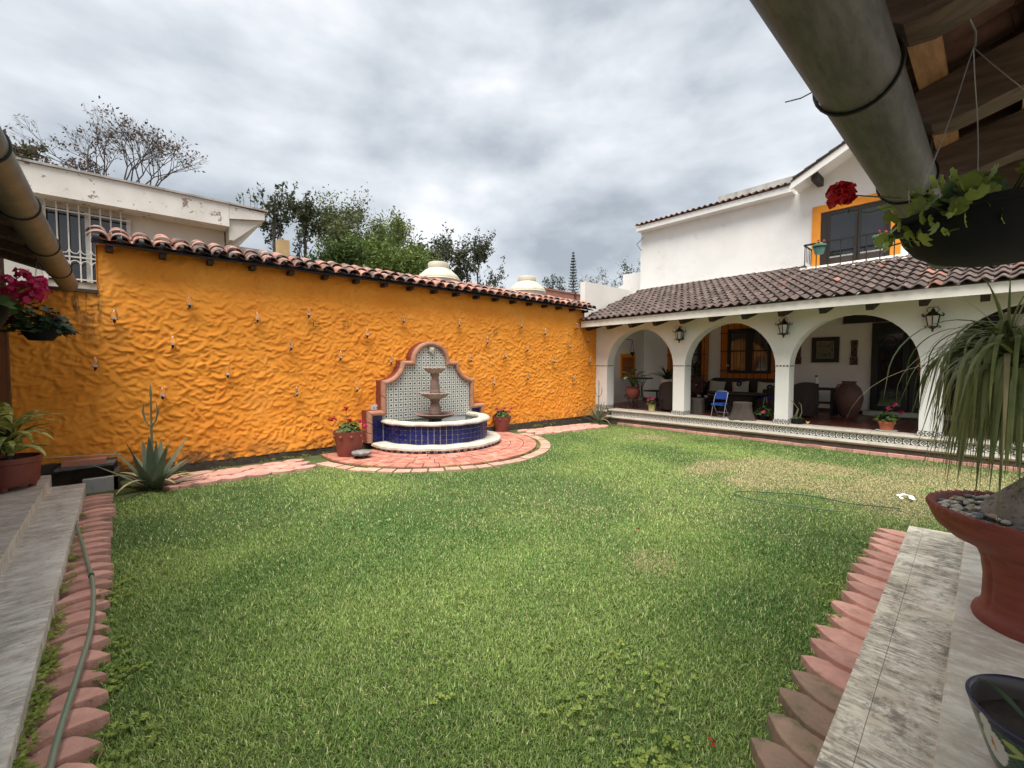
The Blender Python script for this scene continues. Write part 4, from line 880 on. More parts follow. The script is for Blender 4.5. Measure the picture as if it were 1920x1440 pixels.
for a, b_ in ((3.31, 2.66), (2.63, 2.05)):
    ring_frame(bd, 'sash', darkwood, XB - .032, b_, a, 4.05, D['ti'] - .06, .05, .03)
    MB().box(XB - .045, XB - .035, b_ + .05, a - .05, 4.7, D['ti'] - .11).build('pane', darkglass, bd); MB().box(XB - .05, XB - .036, b_ + .05, a - .05, 4.10, 4.68).build('panel', bl, bd)
    MB().box(XB - .055, XB - .036, b_ + .05, a - .05, 4.67, 4.71).build('sash_rail', greyc, bd)
rl = thing('balcony_railing', 'black iron railing of the upstairs balcony', 'railing', (14.27, 2, 4.27))
mb = MB(); zt = 4.98
MB().beam((14.25, 3.70, zt), (14.25, -1.5, zt), .05, .045).build('top_rail', iron, rl); MB().beam((14.25, 3.70, zt), (14.98, 3.70, zt), .035, .03).build('side_rail', iron, rl); MB().beam((14.25, 3.62, 4.30), (14.25, -1.5, 4.30), .025, .02).build('bottom_rail', iron, rl)
yy = 3.68
while yy > -1.4: MB().tube([(14.25, yy, 4.28), (14.25, yy, zt)], .012, 6).build('bar', iron, rl); yy -= .27
for k in range(5): MB().tube([(14.32 + k * .15, 3.70, 4.55), (14.32 + k * .15, 3.70, zt)], .008, 6).build('bar', iron, rl)
for i, (y, lab) in enumerate(((3.32, 'teal pot with pink flowers hung on the balcony railing, nearer the white pier'), (2.05, 'teal pot hung on the balcony railing beside the orange door jamb'))):
    c = Vector((14.14, y, 4.66 if i == 0 else 4.62)); t = thing('railing_pot', lab, 'flower pot', c, 0, 'teal railing pots')
    pot(t, c, [(.001, 0), (.10, 0), (.125, .12), (.145, .17), (.15, .21), (.16, .21), (.16, .25), (.14, .25), (.13, .22)], teal, 20, .21, .132); MB().lathe([(.152, .165), (.156, .19)], c, 20).build('band', iron, t, 1)
    geranium(t, c + Vector((0, 0, .22)), .15, .15, .10, 22, .028, grnl, [c + Vector((0, .02, .36)), c + Vector((0, -.1, .33))], pinkl, .03)
# small white wall beyond the house corner and service wire
t = thing('roof_wall', 'low white parapet wall beside the upper storey of the house', 'wall', (16, 9.8, 0))
MB().box(15.4, 15.6, 9.32, 10.35, 3, 5.35).build('wall', white, t); MB().hexa([(15.4, 10.35, 3), (15.6, 10.35, 3), (15.6, 12.2, 3), (15.4, 12.2, 3), (15.4, 10.35, 4.95), (15.6, 10.35, 4.95), (15.6, 12.2, 4.2), (15.4, 12.2, 4.2)]).build('sloping_wall', white, t)
tag(MB().tube([PX(1207, 445, 14.9), PX(1194, 458, 14.9), PX(1198, 464, 14.9), PX(1203, 470, 14.9)], .012, 5).build('loose_cable', iron, None, 1), 'loose cable end dangling from the upper house corner', 'cable')

# ---------------------------------------------------------------- porch joinery
orangei = mat('shaded_orange_paint', (.56, .17, .018), (.50, .145, .015), s=3, rough=.75)  # same orange paint, darkened: porch shade is put into the surrounds' colour
def window(name, label, y0, y1, z0_, z1_, bars=True):
    w_ = thing(name, label, 'window', (XB - .02, (y0 + y1) / 2, z0_)); X = XB - .013
    ring_frame(w_, 'surround', orangei, X, y0, y1, z0_, z1_, .22, .05)
    a, b_, c, d = y0 + .22, y1 - .22, z0_ + .22, z1_ - .22
    ring_frame(w_, 'frame', darkwood, X, a, b_, c, d, .09, .06)
    m_ = (a + b_) / 2; MB().box(X - .065, X - .002, m_ - .10, m_ + .10, c + .09, d - .09).build('mullion', darkwood, w_)
    for s0, s1 in ((a + .09, m_ - .10), (m_ + .10, b_ - .09)):
        MB().box(X - .016, X - .004, s0, s1, c + .09, d - .09).build('curtain', curtain, w_); MB().box(X - .022, X - .018, s0, s1, c + .09, d - .09).build('pane', glass, w_)
        MB().box(X - .05, X - .024, s0, s1, (c + d) / 2 - .025, (c + d) / 2 + .025).build('transom', darkwood, w_)
    if bars:
        yb = y0 + .09
        while yb < y1 - .02: MB().tube([(X - .14, yb, z0_ + .02), (X - .14, yb, z1_ - .05)], .010, 6).build('bar', iron, w_); yb += .20
        for z in (z0_ + .3, (z0_ + z1_) / 2, z1_ - .35): MB().box(X - .15, X - .13, y0 + .02, y1 - .02, z - .012, z + .012).build('cross_bar', iron, w_)
    return w_
window('barred_window', 'barred window with orange surround behind the wicker sofa', 4.45, 6.20, 1.18, 3.06)
window('barred_window', 'barred window with orange surround in the shaded porch bay by the round fan', 6.62, 8.1, 1.0, 3.06)
# dark glazed iron doors and lintels
def iron_door(label, y0, y1, lint):
    t = thing('glazed_door', label, 'door', (XB - .05, (y0 + y1) / 2, FZ)); X = XB - .013
    MB().box(X - .03, X, y0, y1, FZ + .12, 2.78).build('door_back', blacktile, t)
    k = 3; wv = (y1 - y0) / k
    for i in range(k):
        a, b_ = y0 + i * wv, y0 + (i + 1) * wv; ring_frame(t, 'leaf_frame', iron, X - .031, a + .01, b_ - .01, FZ + .12, 2.76, .13, .05); MB().box(X - .05, X - .04, a + .14, b_ - .14, FZ + .25, 2.63).build('pane', darkglass, t)
        for z, s_ in ((.9, 1), (1.6, -1), (2.2, 1)):
            c = Vector((X - .075, (a + b_) / 2, z)); MB().tube([c + Vector((0, s_ * (.22 - .016 * q_) * math.cos(q_ * .62), (.26 - .018 * q_) * math.sin(q_ * .62))) for q_ in range(14)], .010, 5).build('scroll', iron, t, 1)
    MB().box(XB - .30, XB - .012, y0 - .1, y1 + .1, FZ, FZ + .12).build('sill_step', stone, t)
    MB().box(XB - .12, XB - .012, y0 - .75, y1 + .62, 2.80, 3.05).build('lintel', darkwood, t)
    return t
iron_door('wide dark glazed iron door beyond the big clay jar', -.05, 2.27, 1)
c = Vector((XB - .16, 1.05, 1.75)); t = thing('sun_ornament', 'orange disc ornament with dark scrollwork on the porch door', 'ornament', c)
mb = MB(); mb.lathe([(.001, 0), (.40, .004), (.42, .02), (.40, .03)], (0, 0, 0), 28); mb.v = [(-z, y * .75, x * 1.35) for x, y, z in mb.v]; mb.build('disc', mat('dull_orange', (.30, .11, .025), (.2, .07, .02), s=4, rough=.7), t, 40, False)
for r in (.18, .33): MB().tube([(-.045, r * .75 * math.cos(a), r * 1.35 * math.sin(a)) for a in [2 * pi * k / 24 for k in range(25)]], .012, 5).build('scroll', iron, t, 1, False)
nz_ = thing('wall_niche', 'orange recessed niche on the side wall of the porch', 'niche', (13.9, 9.09, 1.3)); a = PY(1163, 664, 9.09); b_ = PY(1191, 664, 9.09)
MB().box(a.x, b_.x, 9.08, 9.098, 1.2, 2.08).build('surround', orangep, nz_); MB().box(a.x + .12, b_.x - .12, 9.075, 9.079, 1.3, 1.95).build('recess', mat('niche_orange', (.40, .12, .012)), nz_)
# lanterns
def lantern(label, y, z, s_):
    t = thing('wall_lantern', label, 'lantern', (XP - .14, y, z), 0, 'black iron lanterns on the porch piers')
    L_ = lambda pts: [(x * s_, y_ * s_, z_ * s_) for x, y_, z_ in pts]
    MB().lathe([(.001 * s_, .23 * s_), (.02 * s_, .22 * s_), (.035 * s_, .18 * s_), (.10 * s_, .12 * s_), (.12 * s_, .10 * s_), (.11 * s_, .09 * s_), (.001, .09 * s_)], (0, 0, 0), 6).build('cap', iron, t, 0, False)
    MB().lathe([(.100 * s_, .09 * s_), (.065 * s_, -.10 * s_)], (0, 0, 0), 6).build('glass_body', milk, t, 0, False)
    MB().lathe([(.07 * s_, -.09 * s_), (.072 * s_, -.11 * s_), (.03 * s_, -.135 * s_), (.012 * s_, -.16 * s_), (.02 * s_, -.18 * s_), (.001, -.195 * s_)], (0, 0, 0), 6).build('base', iron, t, 0, False)
    for k in range(6):
        a = pi * 2 * k / 6; ca, sa = math.cos(a), math.sin(a)
        MB().tube(L_([(.104 * ca, .104 * sa, .10), (.068 * ca, .068 * sa, -.105)]), .009 * s_, 5).build('rib', iron, t, 0, False)
        MB().tube(L_([(.11 * ca, .11 * sa, .10), (.155 * ca, .155 * sa, .09), (.165 * ca, .165 * sa, .12), (.145 * ca, .145 * sa, .135)]), .008 * s_, 5).build('scroll', iron, t, 1, False)
        MB().tube(L_([(.07 * ca, .07 * sa, -.10), (.11 * ca, .11 * sa, -.12), (.12 * ca, .12 * sa, -.095), (.10 * ca, .10 * sa, -.085)]), .007 * s_, 5).build('scroll', iron, t, 1, False)
        if k % 2 == 0: MB().tube(L_([(.06 * ca, .06 * sa, .15), (.10 * ca, .10 * sa, .20), (.07 * ca, .07 * sa, .245), (0, 0, .25)]), .006 * s_, 5).build('scroll', iron, t, 1, False)
    MB().tube(L_([(.02, 0, .0), (.10, 0, -.02), (.14 / s_, 0, .0)]), .011 * s_, 6).build('arm', iron, t, 1, False); MB().box(.125, .140, -.05 * s_, .05 * s_, -.10 * s_, .12 * s_).build('back_plate', iron, t, 0, False)
for i, px, py in ((0, 1273.5, 629), (1, 1469.5, 617), (2, 1749, 602)):
    p = PX(px, py, XP - .14); lantern(['black iron lantern on the pier nearest the orange wall', 'black iron lantern on the middle pier between sofa bay and painting bay', 'black iron lantern on the pier beside the long-leaved palm'][i], p.y, p.z, 1.0)
exec_part = None
# ---------------------------------------------------------------- things on the porch
p = PX(1548, 656, XB); t = thing('framed_picture', 'square painting in a wide black frame on the porch wall', 'picture', (XB - .03, p.y, p.z - .35)); X = XB - .013; hw, hh_ = .325, .36
ring_frame(t, 'frame', blacktile, X, p.y - hw, p.y + hw, p.z - hh_, p.z + hh_, .115, .05)
MB().box(X - .025, X, p.y - hw + .11, p.y + hw - .11, p.z - hh_ + .11, p.z + hh_ - .11).build('mat_board', mat('picture_mount', (.30, .27, .20)), t)
MB().box(X - .03, X - .026, p.y - .185, p.y + .185, p.z - .22, p.z + .22).build('canvas', mat('faded_painting', (.16, .15, .09), (.07, .075, .05), s=9, rough=.8, c3=(.28, .22, .13), s3=14, rg3=(.55, .62)), t)
for i, (px, lab) in enumerate(((1602, 'dark carved wooden wall ornament beside the framed painting, towards the glazed door'), (1497, 'dark carved wooden wall ornament half hidden behind the arch pier'))):
    p = PX(px, 661, XB); t = thing('carved_ornament', lab, 'ornament', (XB - .04, p.y, p.z - .35), 0, 'carved wall ornaments'); w_ = .075
    for z0_, z1_, k, d in ((-.34, -.12, 1.1, .05), (-.12, .20, .9, .035), (.20, .34, 1.0, .045)): MB().box(XB - .013 - d, XB - .013, p.y - w_ * k, p.y + w_ * k, p.z + z0_, p.z + z1_ - .004).build('block', jarclay, t)
    for k in range(7): MB().ball((XB - .06, p.y + (.02 if k % 2 else -.02), p.z - .26 + k * .085), .03, 8, 5).build('carving', darkwood, t, 1)
# big jar
c = G(1590, 783, FZ) ; c = Vector((13.75, c.y / c.x * 13.75, FZ)); t = thing('clay_jar', 'big dark brown clay jar with one handle by the porch wall', 'jar', c)
k = .86; MB().lathe([(.001, 0), (.17 * k, 0), (.20 * k, .04), (.30 * k, .26), (.345 * k, .46), (.335 * k, .60), (.28 * k, .74), (.19 * k, .83), (.155 * k, .86), (.165 * k, .89), (.185 * k, .905), (.185 * k, .92), (.15 * k, .92), (.13 * k, .86)], c, 36).build('body', jarclay, t, 40)
hd = -RT; MB().tube([c + hd * .17 + Vector((0, 0, .84)), c + hd * .27 + Vector((0, 0, .83)), c + hd * .31 + Vector((0, 0, .77)), c + hd * .30 + Vector((0, 0, .62)), c + hd * .26 + Vector((0, 0, .57))], .022, 8).build('handle', jarclay, t, 1)
# terracotta pot with pink geranium, on saucer, at the step
c = G(1662, 808, FZ); t = thing('flower_pot', 'terracotta pot with pink geranium on a white saucer at the porch edge', 'flower pot', c)
MB().lathe([(.001, .0), (.15, .0), (.175, .018), (.17, .022), (.001, .012)], c, 24).build('saucer', whitep, t, 40); c2 = c + Vector((0, 0, .012))
pot(t, c2, [(.001, 0), (.095, 0), (.125, .14), (.14, .14), (.143, .19), (.125, .19), (.12, .17)], terra, 24, .17, .12)
geranium(t, c2 + Vector((0, 0, .17)), .19, .19, .23, 85, .036, grn, [c2 + Vector(rel(.16, .52)), c2 + Vector(rel(.02, .44)), c2 + Vector(rel(.29, .36))], pinkfl, .042)
# black planter, figurine
c = G(1493, 794, FZ); t = thing('planter', 'low black bowl planter with bare stalks beside the middle pier', 'planter', c)
pot(t, c, [(.001, 0), (.125, 0), (.15, .02), (.155, .12), (.14, .12), (.135, .10)], blackpl, 24, .10, .135); geranium(t, c + Vector((0, 0, .10)), .15, .15, .06, 26, .022, grn, [], redfl)
for k, (a, z, b_) in enumerate(((-.02, .55, -.14), (.06, .42, .1), (-.08, .34, .03))): MB().tube([c + Vector(rel(a, .1)), c + Vector(rel(a + .06, z * .6)), c + Vector(rel(b_, z)), c + Vector(rel(b_ - .05, z + .06))], .006, 5).build('stalk', dryleaf, t, 1)
c = G(1514, 798, FZ); t = thing('figurine', 'tiny pale bird figurine standing on the porch edge', 'figurine', c)
MB().lathe([(.001, 0), (.022, .0), (.008, .012), (.007, .035), (.02, .045), (.026, .06), (.014, .075), (.001, .08)], c, 10).build('body', creamp, t, 1); MB().tube([c + Vector(rel(0, .06)), c + Vector(rel(.03, .075)), c + Vector(rel(.045, .09))], [.012, .01, .002], 6).build('tail', creamp, t, 1); MB().ball(c + Vector(rel(-.022, .085)), .013).build('head', creamp, t, 1)
# wicker pieces
def wicker_chair(label, c, rz, w_=.62, hgt=.95, name='wicker_armchair'):
    t = thing(name, label, 'chair', c, rz); n = 12
    mb = MB(); vs_ = []; m_ = 0                   # curved back shell opening to +x
    for j in range(6):
        z = .05 + (hgt - .05) * j / 5
        for i in range(n + 1):
            a = pi / 2 + pi * i / n; bulge = 1 + .12 * math.sin(pi * j / 5) + (.10 if j == 5 else 0); zt = z if j < 5 else z - .28 * (abs(math.cos(a + pi / 2 - pi / 2)) ** .0) * (1 - abs(math.cos(a))) ** 1.2
            for rr in (w_ / 2 * bulge, w_ / 2 * bulge - .035): vs_.append((rr * math.cos(a) * .9, rr * math.sin(a), zt))
    kk = 2 * (n + 1); fs = []
    for j in range(5):
        for i in range(n): a = j * kk + 2 * i; fs += [(a, a + 2, a + kk + 2, a + kk), (a + 3, a + 1, a + kk + 1, a + kk + 3)]
    for i in range(n): a = 5 * kk + 2 * i; fs.append((a, a + 2, a + 3, a + 1))
    for i in (0, n): fs += [(j * kk + 2 * i, j * kk + 2 * i + 1, (j + 1) * kk + 2 * i + 1, (j + 1) * kk + 2 * i) for j in range(5)]
    mb.add(vs_, fs); mb.build('backrest', wicker, t, 50, False)
    MB().box(-.26, .30, -w_ / 2 + .03, w_ / 2 - .03, .32, .42).build('seat', wicker, t, 0, False); MB().box(-.22, .29, -w_ / 2 + .05, w_ / 2 - .05, .42, .50).build('cushion', bluecu, t, 0, False)
    MB().box(.24, .29, -w_ / 2 + .02, w_ / 2 - .02, .03, .32).build('apron', wicker, t, 0, False)
    for sx in (.26, -.2):
        for sy in (-1, 1): MB().tube([(sx, sy * (w_ / 2 - .05), 0), (sx, sy * (w_ / 2 - .05), .33)], .022, 8).build('leg', wicker, t, 1, False)
    return t
wicker_chair('brown wicker armchair beside the side table under the painting', (13.1, 3.36, FZ), .6, .66, .9)
wicker_chair('brown wicker armchair at the sofa end behind the middle pier', (12.9, 3.98, FZ), 2.6, .66, .82)
wicker_chair('tall brown wicker chair behind the first pier with a fern on it', (11.95, 6.36, FZ), .35, .60, .86)
# side table with bottle
c = Vector((14.1, 3.16, FZ)); t = thing('side_table', 'dark wooden side table with a bottle under the painting', 'table', c)
MB().box(c.x - .27, c.x + .27, c.y - .36, c.y + .36, FZ + .66, FZ + .72).build('table_top', darkwood, t); MB().box(c.x - .22, c.x + .22, c.y - .30, c.y + .30, FZ + .30, FZ + .34).build('shelf', darkwood, t)
for sx in (-.21, .21):
    for sy in (-.28, .28): MB().box(c.x + sx - .035, c.x + sx + .035, c.y + sy - .035, c.y + sy + .035, FZ, FZ + .66).build('leg', darkwood, t)
b_ = PX(1530, 728, 14.05); b_.z = FZ + .72; t = thing('bottle', 'small white and dark blue bottle on the dark side table', 'bottle', b_)
MB().lathe([(.001, 0), (.06, 0), (.06, .10), (.055, .11)], b_, 14).build('lower_body', bluecu, t, 40); MB().lathe([(.055, .11), (.055, .2), (.03, .25), (.03, .29)], b_, 14).build('upper_body', whitep, t, 40); MB().lathe([(.034, .29), (.034, .33), (.001, .335)], b_, 14).build('cap', iron, t, 40)
# sofa with cushions
sx0, sy0, sy1 = 14.2, 4.05, 6.55
t = thing('wicker_sofa', 'long dark wicker sofa with navy seat under the barred window', 'sofa', (sx0, 5.3, FZ))
MB().box(sx0 - .45, sx0 + .35, sy0 + .1, sy1 - .1, FZ + .10, FZ + .24).build('seat_base', wicker, t); MB().box(sx0 - .44, sx0 + .3, sy0 + .16, sy1 - .16, FZ + .24, FZ + .33).build('seat_cushion', bluecu, t)
pl = [(sy1 - .02, FZ + .2), (sy1, FZ + .55), (sy1 - .08, FZ + .75), (sy1 - .35, FZ + .92), (sy0 + .35, FZ + .92), (sy0 + .08, FZ + .75), (sy0, FZ + .55), (sy0 + .02, FZ + .2)]
MB().prism(pl, sx0 + .28, sx0 + .42, 'x').build('backrest', wicker, t)
for y in (sy0, sy1): MB().prism([(sx0 + .35, FZ + .1), (sx0 - .44, FZ + .1), (sx0 - .46, FZ + .56), (sx0 - .2, FZ + .62), (sx0 + .35, FZ + .78)], y - .07, y + .07, 'y').build('armrest', wicker, t)
for x in (sx0 - .4, sx0 + .3):
    for y in (sy0 + .05, sy1 - .05): MB().tube([(x, y, FZ), (x, y, FZ + .14)], .03, 8).build('leg', wicker, t, 1)
def cushion(label, y, yaw, blue):
    s_ = .255; c = (sx0 + .12, y, FZ + .33 + s_ - .01); t = thing('cushion', label, 'cushion', c); n = 8; vs_ = []
    for sg in (-1, 1):
        for i in range(n + 1):
            for j in range(n + 1):
                u, v_ = -1 + 2 * i / n, -1 + 2 * j / n; pin_ = 1 - .08 * (1 - u * u) * 0 - .07 * (abs(u) ** 2) * (1 - v_ * v_) - .07 * (abs(v_) ** 2) * (1 - u * u); vs_.append((sg * .10 * ((1 - u ** 4) * (1 - v_ ** 4)) ** .5, u * s_ * pin_, v_ * s_ * pin_))
    k = (n + 1) ** 2; fs = []
    for b_ in (0, k):
        for i in range(n):
            for j in range(n): a = b_ + i * (n + 1) + j; f = (a, a + 1, a + n + 2, a + n + 1); fs.append(f if b_ else f[::-1])
    mb = MB().add(vs_, fs); M_ = Matrix.Rotation(yaw, 3, 'X') @ Matrix.Rotation(.22, 3, 'Y'); mb.v = [tuple(M_ @ Vector(p_)) for p_ in mb.v]; mb.build('cover', cushm, t, 60, False)
    if blue is not None:
        q_ = MB()
        for kk in range(8):
            a = kk * pi / 4; disc_leaf(q_, (-.10, blue[0] + .055 * math.cos(a), blue[1] + .055 * math.sin(a)), (-1, 0, 0), .030, a, 8, .05, False, .05)
        q_.v = [tuple(M_ @ Vector(p_) + Vector((-.008, 0, 0))) for p_ in q_.v]; q_.build('flower_print', bluecu, t, 0, False)
cushion('cream leaf-print cushion at the window end of the sofa', 6.05, .08, None); cushion('cream cushion with blue flower at its top edge, middle of the sofa', 5.32, -.10, (0, .16)); cushion('cream cushion with blue flower near its corner, beside the pier', 4.60, .05, (-.12, .09))
# low table, stumps, blue chair
c = Vector((12.75, 4.85, FZ)); t = thing('coffee_table', 'oval dark wicker coffee table before the sofa', 'table', c)
MB().lathe([(.001, .50), (.50, .50), (.58, .53), (.58, .57), (.001, .58)], c, 32, sx=.75, sy=1.35).build('table_top', wicker, t, 40); MB().lathe([(.42, 0), (.30, .22), (.45, .50)], c, 28, sx=.7, sy=1.3).build('pedestal', wicker, t, 40)
b_ = Vector((12.5, 5.12, FZ + .58)); tag(MB().lathe([(.001, 0), (.07, 0), (.11, .03), (.105, .035), (.06, .012), (.001, .012)], b_, 18).build('dish', whitep, None, 40), 'small white dish on the wicker coffee table', 'dish')
def stump(label, c, r0, r1, h, seed):
    t = thing('stump_stool', label, 'stool', c); fn = lambda r, z, a: (r * (1 + (.10 * math.sin(3 * a + seed) + .07 * math.sin(7 * a + seed * 2)) * (1 - z / h * .6)), z)
    MB().lathe([(r0 * 1.0, 0), (r0 * .90, h * .12), (r1 * 1.08, h * .45), (r1 * .98, h * .8), (r1, h * .97), (r1 * .96, h)], c, 36, fn=fn).build('trunk', stumpm, t, 50); MB().lathe([(r1 * .96, h), (r1 * .5, h + .004), (.001, h + .004)], c, 36, fn=fn).build('sawn_top', mat('sawn_wood' + str(seed), (.14, .11, .085), (.10, .08, .06), s=30, rough=.8), t, 1)
c = G(1392, 786, FZ); stump('flared tree stump stool beside the blue folding chair', c, .31, .21, .42, 1); c = G(1306, 775, FZ); stump('straight tree stump stool beside the first pier', c, .23, .20, .42, 2)
c = G(1346, 783, FZ); t = thing('folding_chair', 'small blue folding chair with chrome tubes on the porch', 'chair', c + Vector((.12, 0, 0)), rad(172)); w_ = .165
back = lambda s_: [(.12, s_ * w_, .012), (.06, s_ * w_, .25), (-.03, s_ * w_, .52), (-.075, s_ * w_ * .95, .63)]
for s_ in (-1, 1): MB().tube(back(s_), .008, 8).build('back_tube', steel, t, 1, False); MB().tube([(-.16, s_ * (w_ - .02), .012), (-.02, s_ * (w_ - .02), .22), (.05, s_ * (w_ - .02), .32)], .010, 8).build('rear_leg', steel, t, 1, False)
MB().tube([(-.075, -w_ * .95, .63), (-.08, -w_ * .7, .66), (-.08, w_ * .7, .66), (-.075, w_ * .95, .63)], .010, 8).build('top_tube', steel, t, 1, False)
for x, z in ((.12, .012), (-.16, .012), (-.11, .12)): MB().tube([(x, -w_, z), (x, w_, z)], .009, 8).build('cross_tube', steel, t, 1, False)
MB().hexa([(.16, -w_ + .012, .31), (.16, w_ - .012, .31), (-.10, w_ - .012, .33), (-.10, -w_ + .012, .33), (.16, -w_ + .012, .345), (.16, w_ - .012, .345), (-.10, w_ - .012, .365), (-.10, -w_ + .012, .365)]).build('seat', bluech, t, 0, False)
MB().hexa([(-.035, -w_ + .008, .46), (-.035, w_ - .008, .46), (-.055, w_ - .008, .455), (-.055, -w_ + .008, .455), (-.062, -w_ + .012, .645), (-.062, w_ - .012, .645), (-.085, w_ - .012, .64), (-.085, -w_ + .012, .64)]).build('backrest', bluech, t, 0, False)
# potted geranium at the step, basket handle
c = G(1432, 787, FZ); t = thing('flower_pot', 'bushy geranium with one pink bloom in a low bowl beside the flared stump', 'flower pot', c)
pot(t, c, [(.001, 0), (.10, 0), (.15, .08), (.155, .11), (.14, .11), (.135, .09)], blackpl, 20, .09, .135); geranium(t, c + Vector((0, 0, .08)), .21, .21, .30, 110, .026, grn, [c + Vector(rel(-.10, .20, -.16))], pinkl, .045)
MB().tube([c + Vector(rel(-.03, .3)), c + Vector(rel(.0, .52)), c + Vector(rel(.05, .55)), c + Vector(rel(.07, .42))], .006, 5).build('wire_handle', wire, t, 1)
c = G(1222, 771, FZ); t = thing('flower_pot', 'small cream pot with pink geranium at the porch edge, beneath the first arch', 'flower pot', c)
MB().lathe([(.001, .0), (.12, .0), (.14, .012), (.001, .008)], c, 20).build('saucer', stone, t, 40); pot(t, c + Vector((0, 0, .01)), [(.001, 0), (.085, 0), (.10, .16), (.108, .16), (.11, .185), (.095, .185)], creamp, 20, .17, .095)
geranium(t, c + Vector((0, 0, .18)), .15, .15, .13, 60, .032, grn, [c + Vector(rel(-.03, .34)), c + Vector(rel(.04, .36)), c + Vector(rel(-.10, .33))], pinkl, .045)
# red bowl on iron stand with big-leaved plant
c = Vector((11.75, 7.50, FZ)); t = thing('plant_stand', 'black scrolled iron plant stand under the first arch', 'stand', c)
for k in range(3):
    a = k * 2.094 + .5; d = Vector((math.cos(a), math.sin(a), 0)); MB().tube([c + d * .20, c + d * .10 + Vector((0, 0, .12)), c + d * .16 + Vector((0, 0, .30)), c + d * .24 + Vector((0, 0, .42)), c + d * .29 + Vector((0, 0, .38)), c + d * .26 + Vector((0, 0, .34))], .011, 6).build('leg', iron, t, 1)
for z, r in ((.30, .17), (.12, .10)): MB().tube([c + Vector((r * math.cos(a), r * math.sin(a), z)) for a in [2 * pi * k / 16 for k in range(17)]], .009, 5).build('hoop', iron, t, 1)
c2 = c + Vector((0, 0, .30)); t = thing('plant_pot', 'round red bowl with pale broad-leaved plant on the iron stand', 'plant', c2)
pot(t, c2, [(.001, 0), (.10, 0), (.19, .08), (.225, .18), (.21, .27), (.18, .31), (.20, .35), (.215, .36), (.20, .37), (.18, .33)], redpot, 28, .33, .18)
RN.seed(21)
for i in range(18):
    az = i * 2.4 + rv(-.3, .3); up = rv(.6, 1.4); l_ = rv(.25, .62); base = c2 + Vector((0, 0, .33)); q_ = base + Vector((math.cos(az) * math.cos(up), math.sin(az) * math.cos(up), math.sin(up))) * l_; MB().tube([base, (base + q_) / 2 + Vector((0, 0, .03)), q_], .008, 5).build('stem', grn, t, 1)
    strap(MB(), q_, az, rv(.26, .38), rv(.13, .20), up * .5, 1.3, 6, .12, .02, 0, .25).build('leaf', MT['leaf_green'] if i % 3 else mat('pale_leaf' + str(i), (.28, .32, .17), (.13, .18, .06), s=12, rough=.5), t, 60, fix=False)
# tables in the first bay
c = Vector((13.3, 8.2, FZ)); t = thing('pedestal_table', 'tall dark round-topped iron table in the first porch bay', 'table', c)
MB().lathe([(.001, .86), (.42, .86), (.42, .90), (.001, .90)], c, 24).build('table_top', darkwood, t, 40)
for k in range(4): a = k * pi / 2; d = Vector((math.cos(a), math.sin(a), 0)); MB().tube([c + d * .28, c + d * .10 + Vector((0, 0, .3)), c + d * .07 + Vector((0, 0, .6)), c + d * .25 + Vector((0, 0, .86))], .014, 6).build('leg', iron, t, 1)
c = Vector((13.2, 7.35, FZ)); t = thing('low_table', 'low dark rectangular table in the first porch bay', 'table', c)
MB().box(c.x - .3, c.x + .3, c.y - .48, c.y + .48, FZ + .46, FZ + .50).build('table_top', darkwood, t)
for k in range(5): y = c.y - .16 + k * .08; MB().box(c.x - .02, c.x + .02, y - .02, y + .02, FZ, FZ + .46).build('slat', darkwood, t)
MB().box(c.x - .1, c.x + .1, c.y - .24, c.y + .24, FZ, FZ + .03).build('foot', darkwood, t)
# fern in white bowl on the tall wicker chair
c = Vector((12.3, 6.68, FZ)); t = thing('plant_column', 'dark wooden plant column behind the tall wicker chair', 'stand', c); MB().lathe([(.18, 0), (.12, .1), (.11, .6), (.18, .72)], c, 16).build('shaft', darkwood, t, 40); MB().lathe([(.18, .72), (.18, .75), (.001, .75)], c, 16).build('plate', darkwood, t, 40)
c2 = c + Vector((0, 0, .75)); t = thing('plant_pot', 'dark fern in a white bowl behind the first pier', 'plant', c2); pot(t, c2, [(.001, 0), (.10, 0), (.18, .12), (.19, .15), (.17, .15), (.16, .12)], whitep, 22, .12, .16)
for i in range(34): strap(MB(), c2 + Vector((0, 0, .12)), i * 2.4, rv(.4, .6), .055, rv(.7, 1.4), rv(.9, 1.6), 6, .2, .02).build('frond', grnd, t, 60, fix=False)
# round fan-like disc and dark plant in the second bay
p = PX(1306, 722, 13.6); t = thing('round_fan', 'dark round fan on a stand at the shaded side of the sofa', 'fan', (p.x, p.y, FZ)); 
for r in (.10, .20, .30): MB().tube([p + Vector((0, r * math.cos(a), r * math.sin(a))) for a in [2 * pi * k / 24 for k in range(25)]], .012, 5).build('hoop', iron, t, 1)
for k in range(8): a = k * pi / 4; q_ = MB(); disc_leaf(q_, p + Vector((.02, .16 * math.cos(a), .16 * math.sin(a))), (-1, .3, 0), .12, a, 8, .1, False); q_.build('blade', jarclay, t, 1)
MB().tube([p + Vector((.03, 0, -.28)), Vector((p.x + .03, p.y, FZ + .02))], .018, 8).build('pole', iron, t, 1); MB().lathe([(.18, 0), (.17, .03), (.02, .04)], (p.x + .03, p.y, FZ), 18).build('base', iron, t, 40)
p = PX(1318, 745, 13.0); t = thing('tea_table', 'small dark table with white cups behind the straight stump stool', 'table', (p.x, p.y, FZ)); zt = p.z
MB().lathe([(.28, zt - .03), (.28, zt), (.001, zt)], (p.x, p.y, 0), 20).build('table_top', darkwood, t, 40); MB().tube([(p.x, p.y, FZ), (p.x, p.y, zt - .02)], .03, 8).build('pedestal', darkwood, t, 1); MB().lathe([(.2, FZ), (.19, FZ + .03), (.02, FZ + .04)], (p.x, p.y, 0), 16).build('foot', darkwood, t, 40)
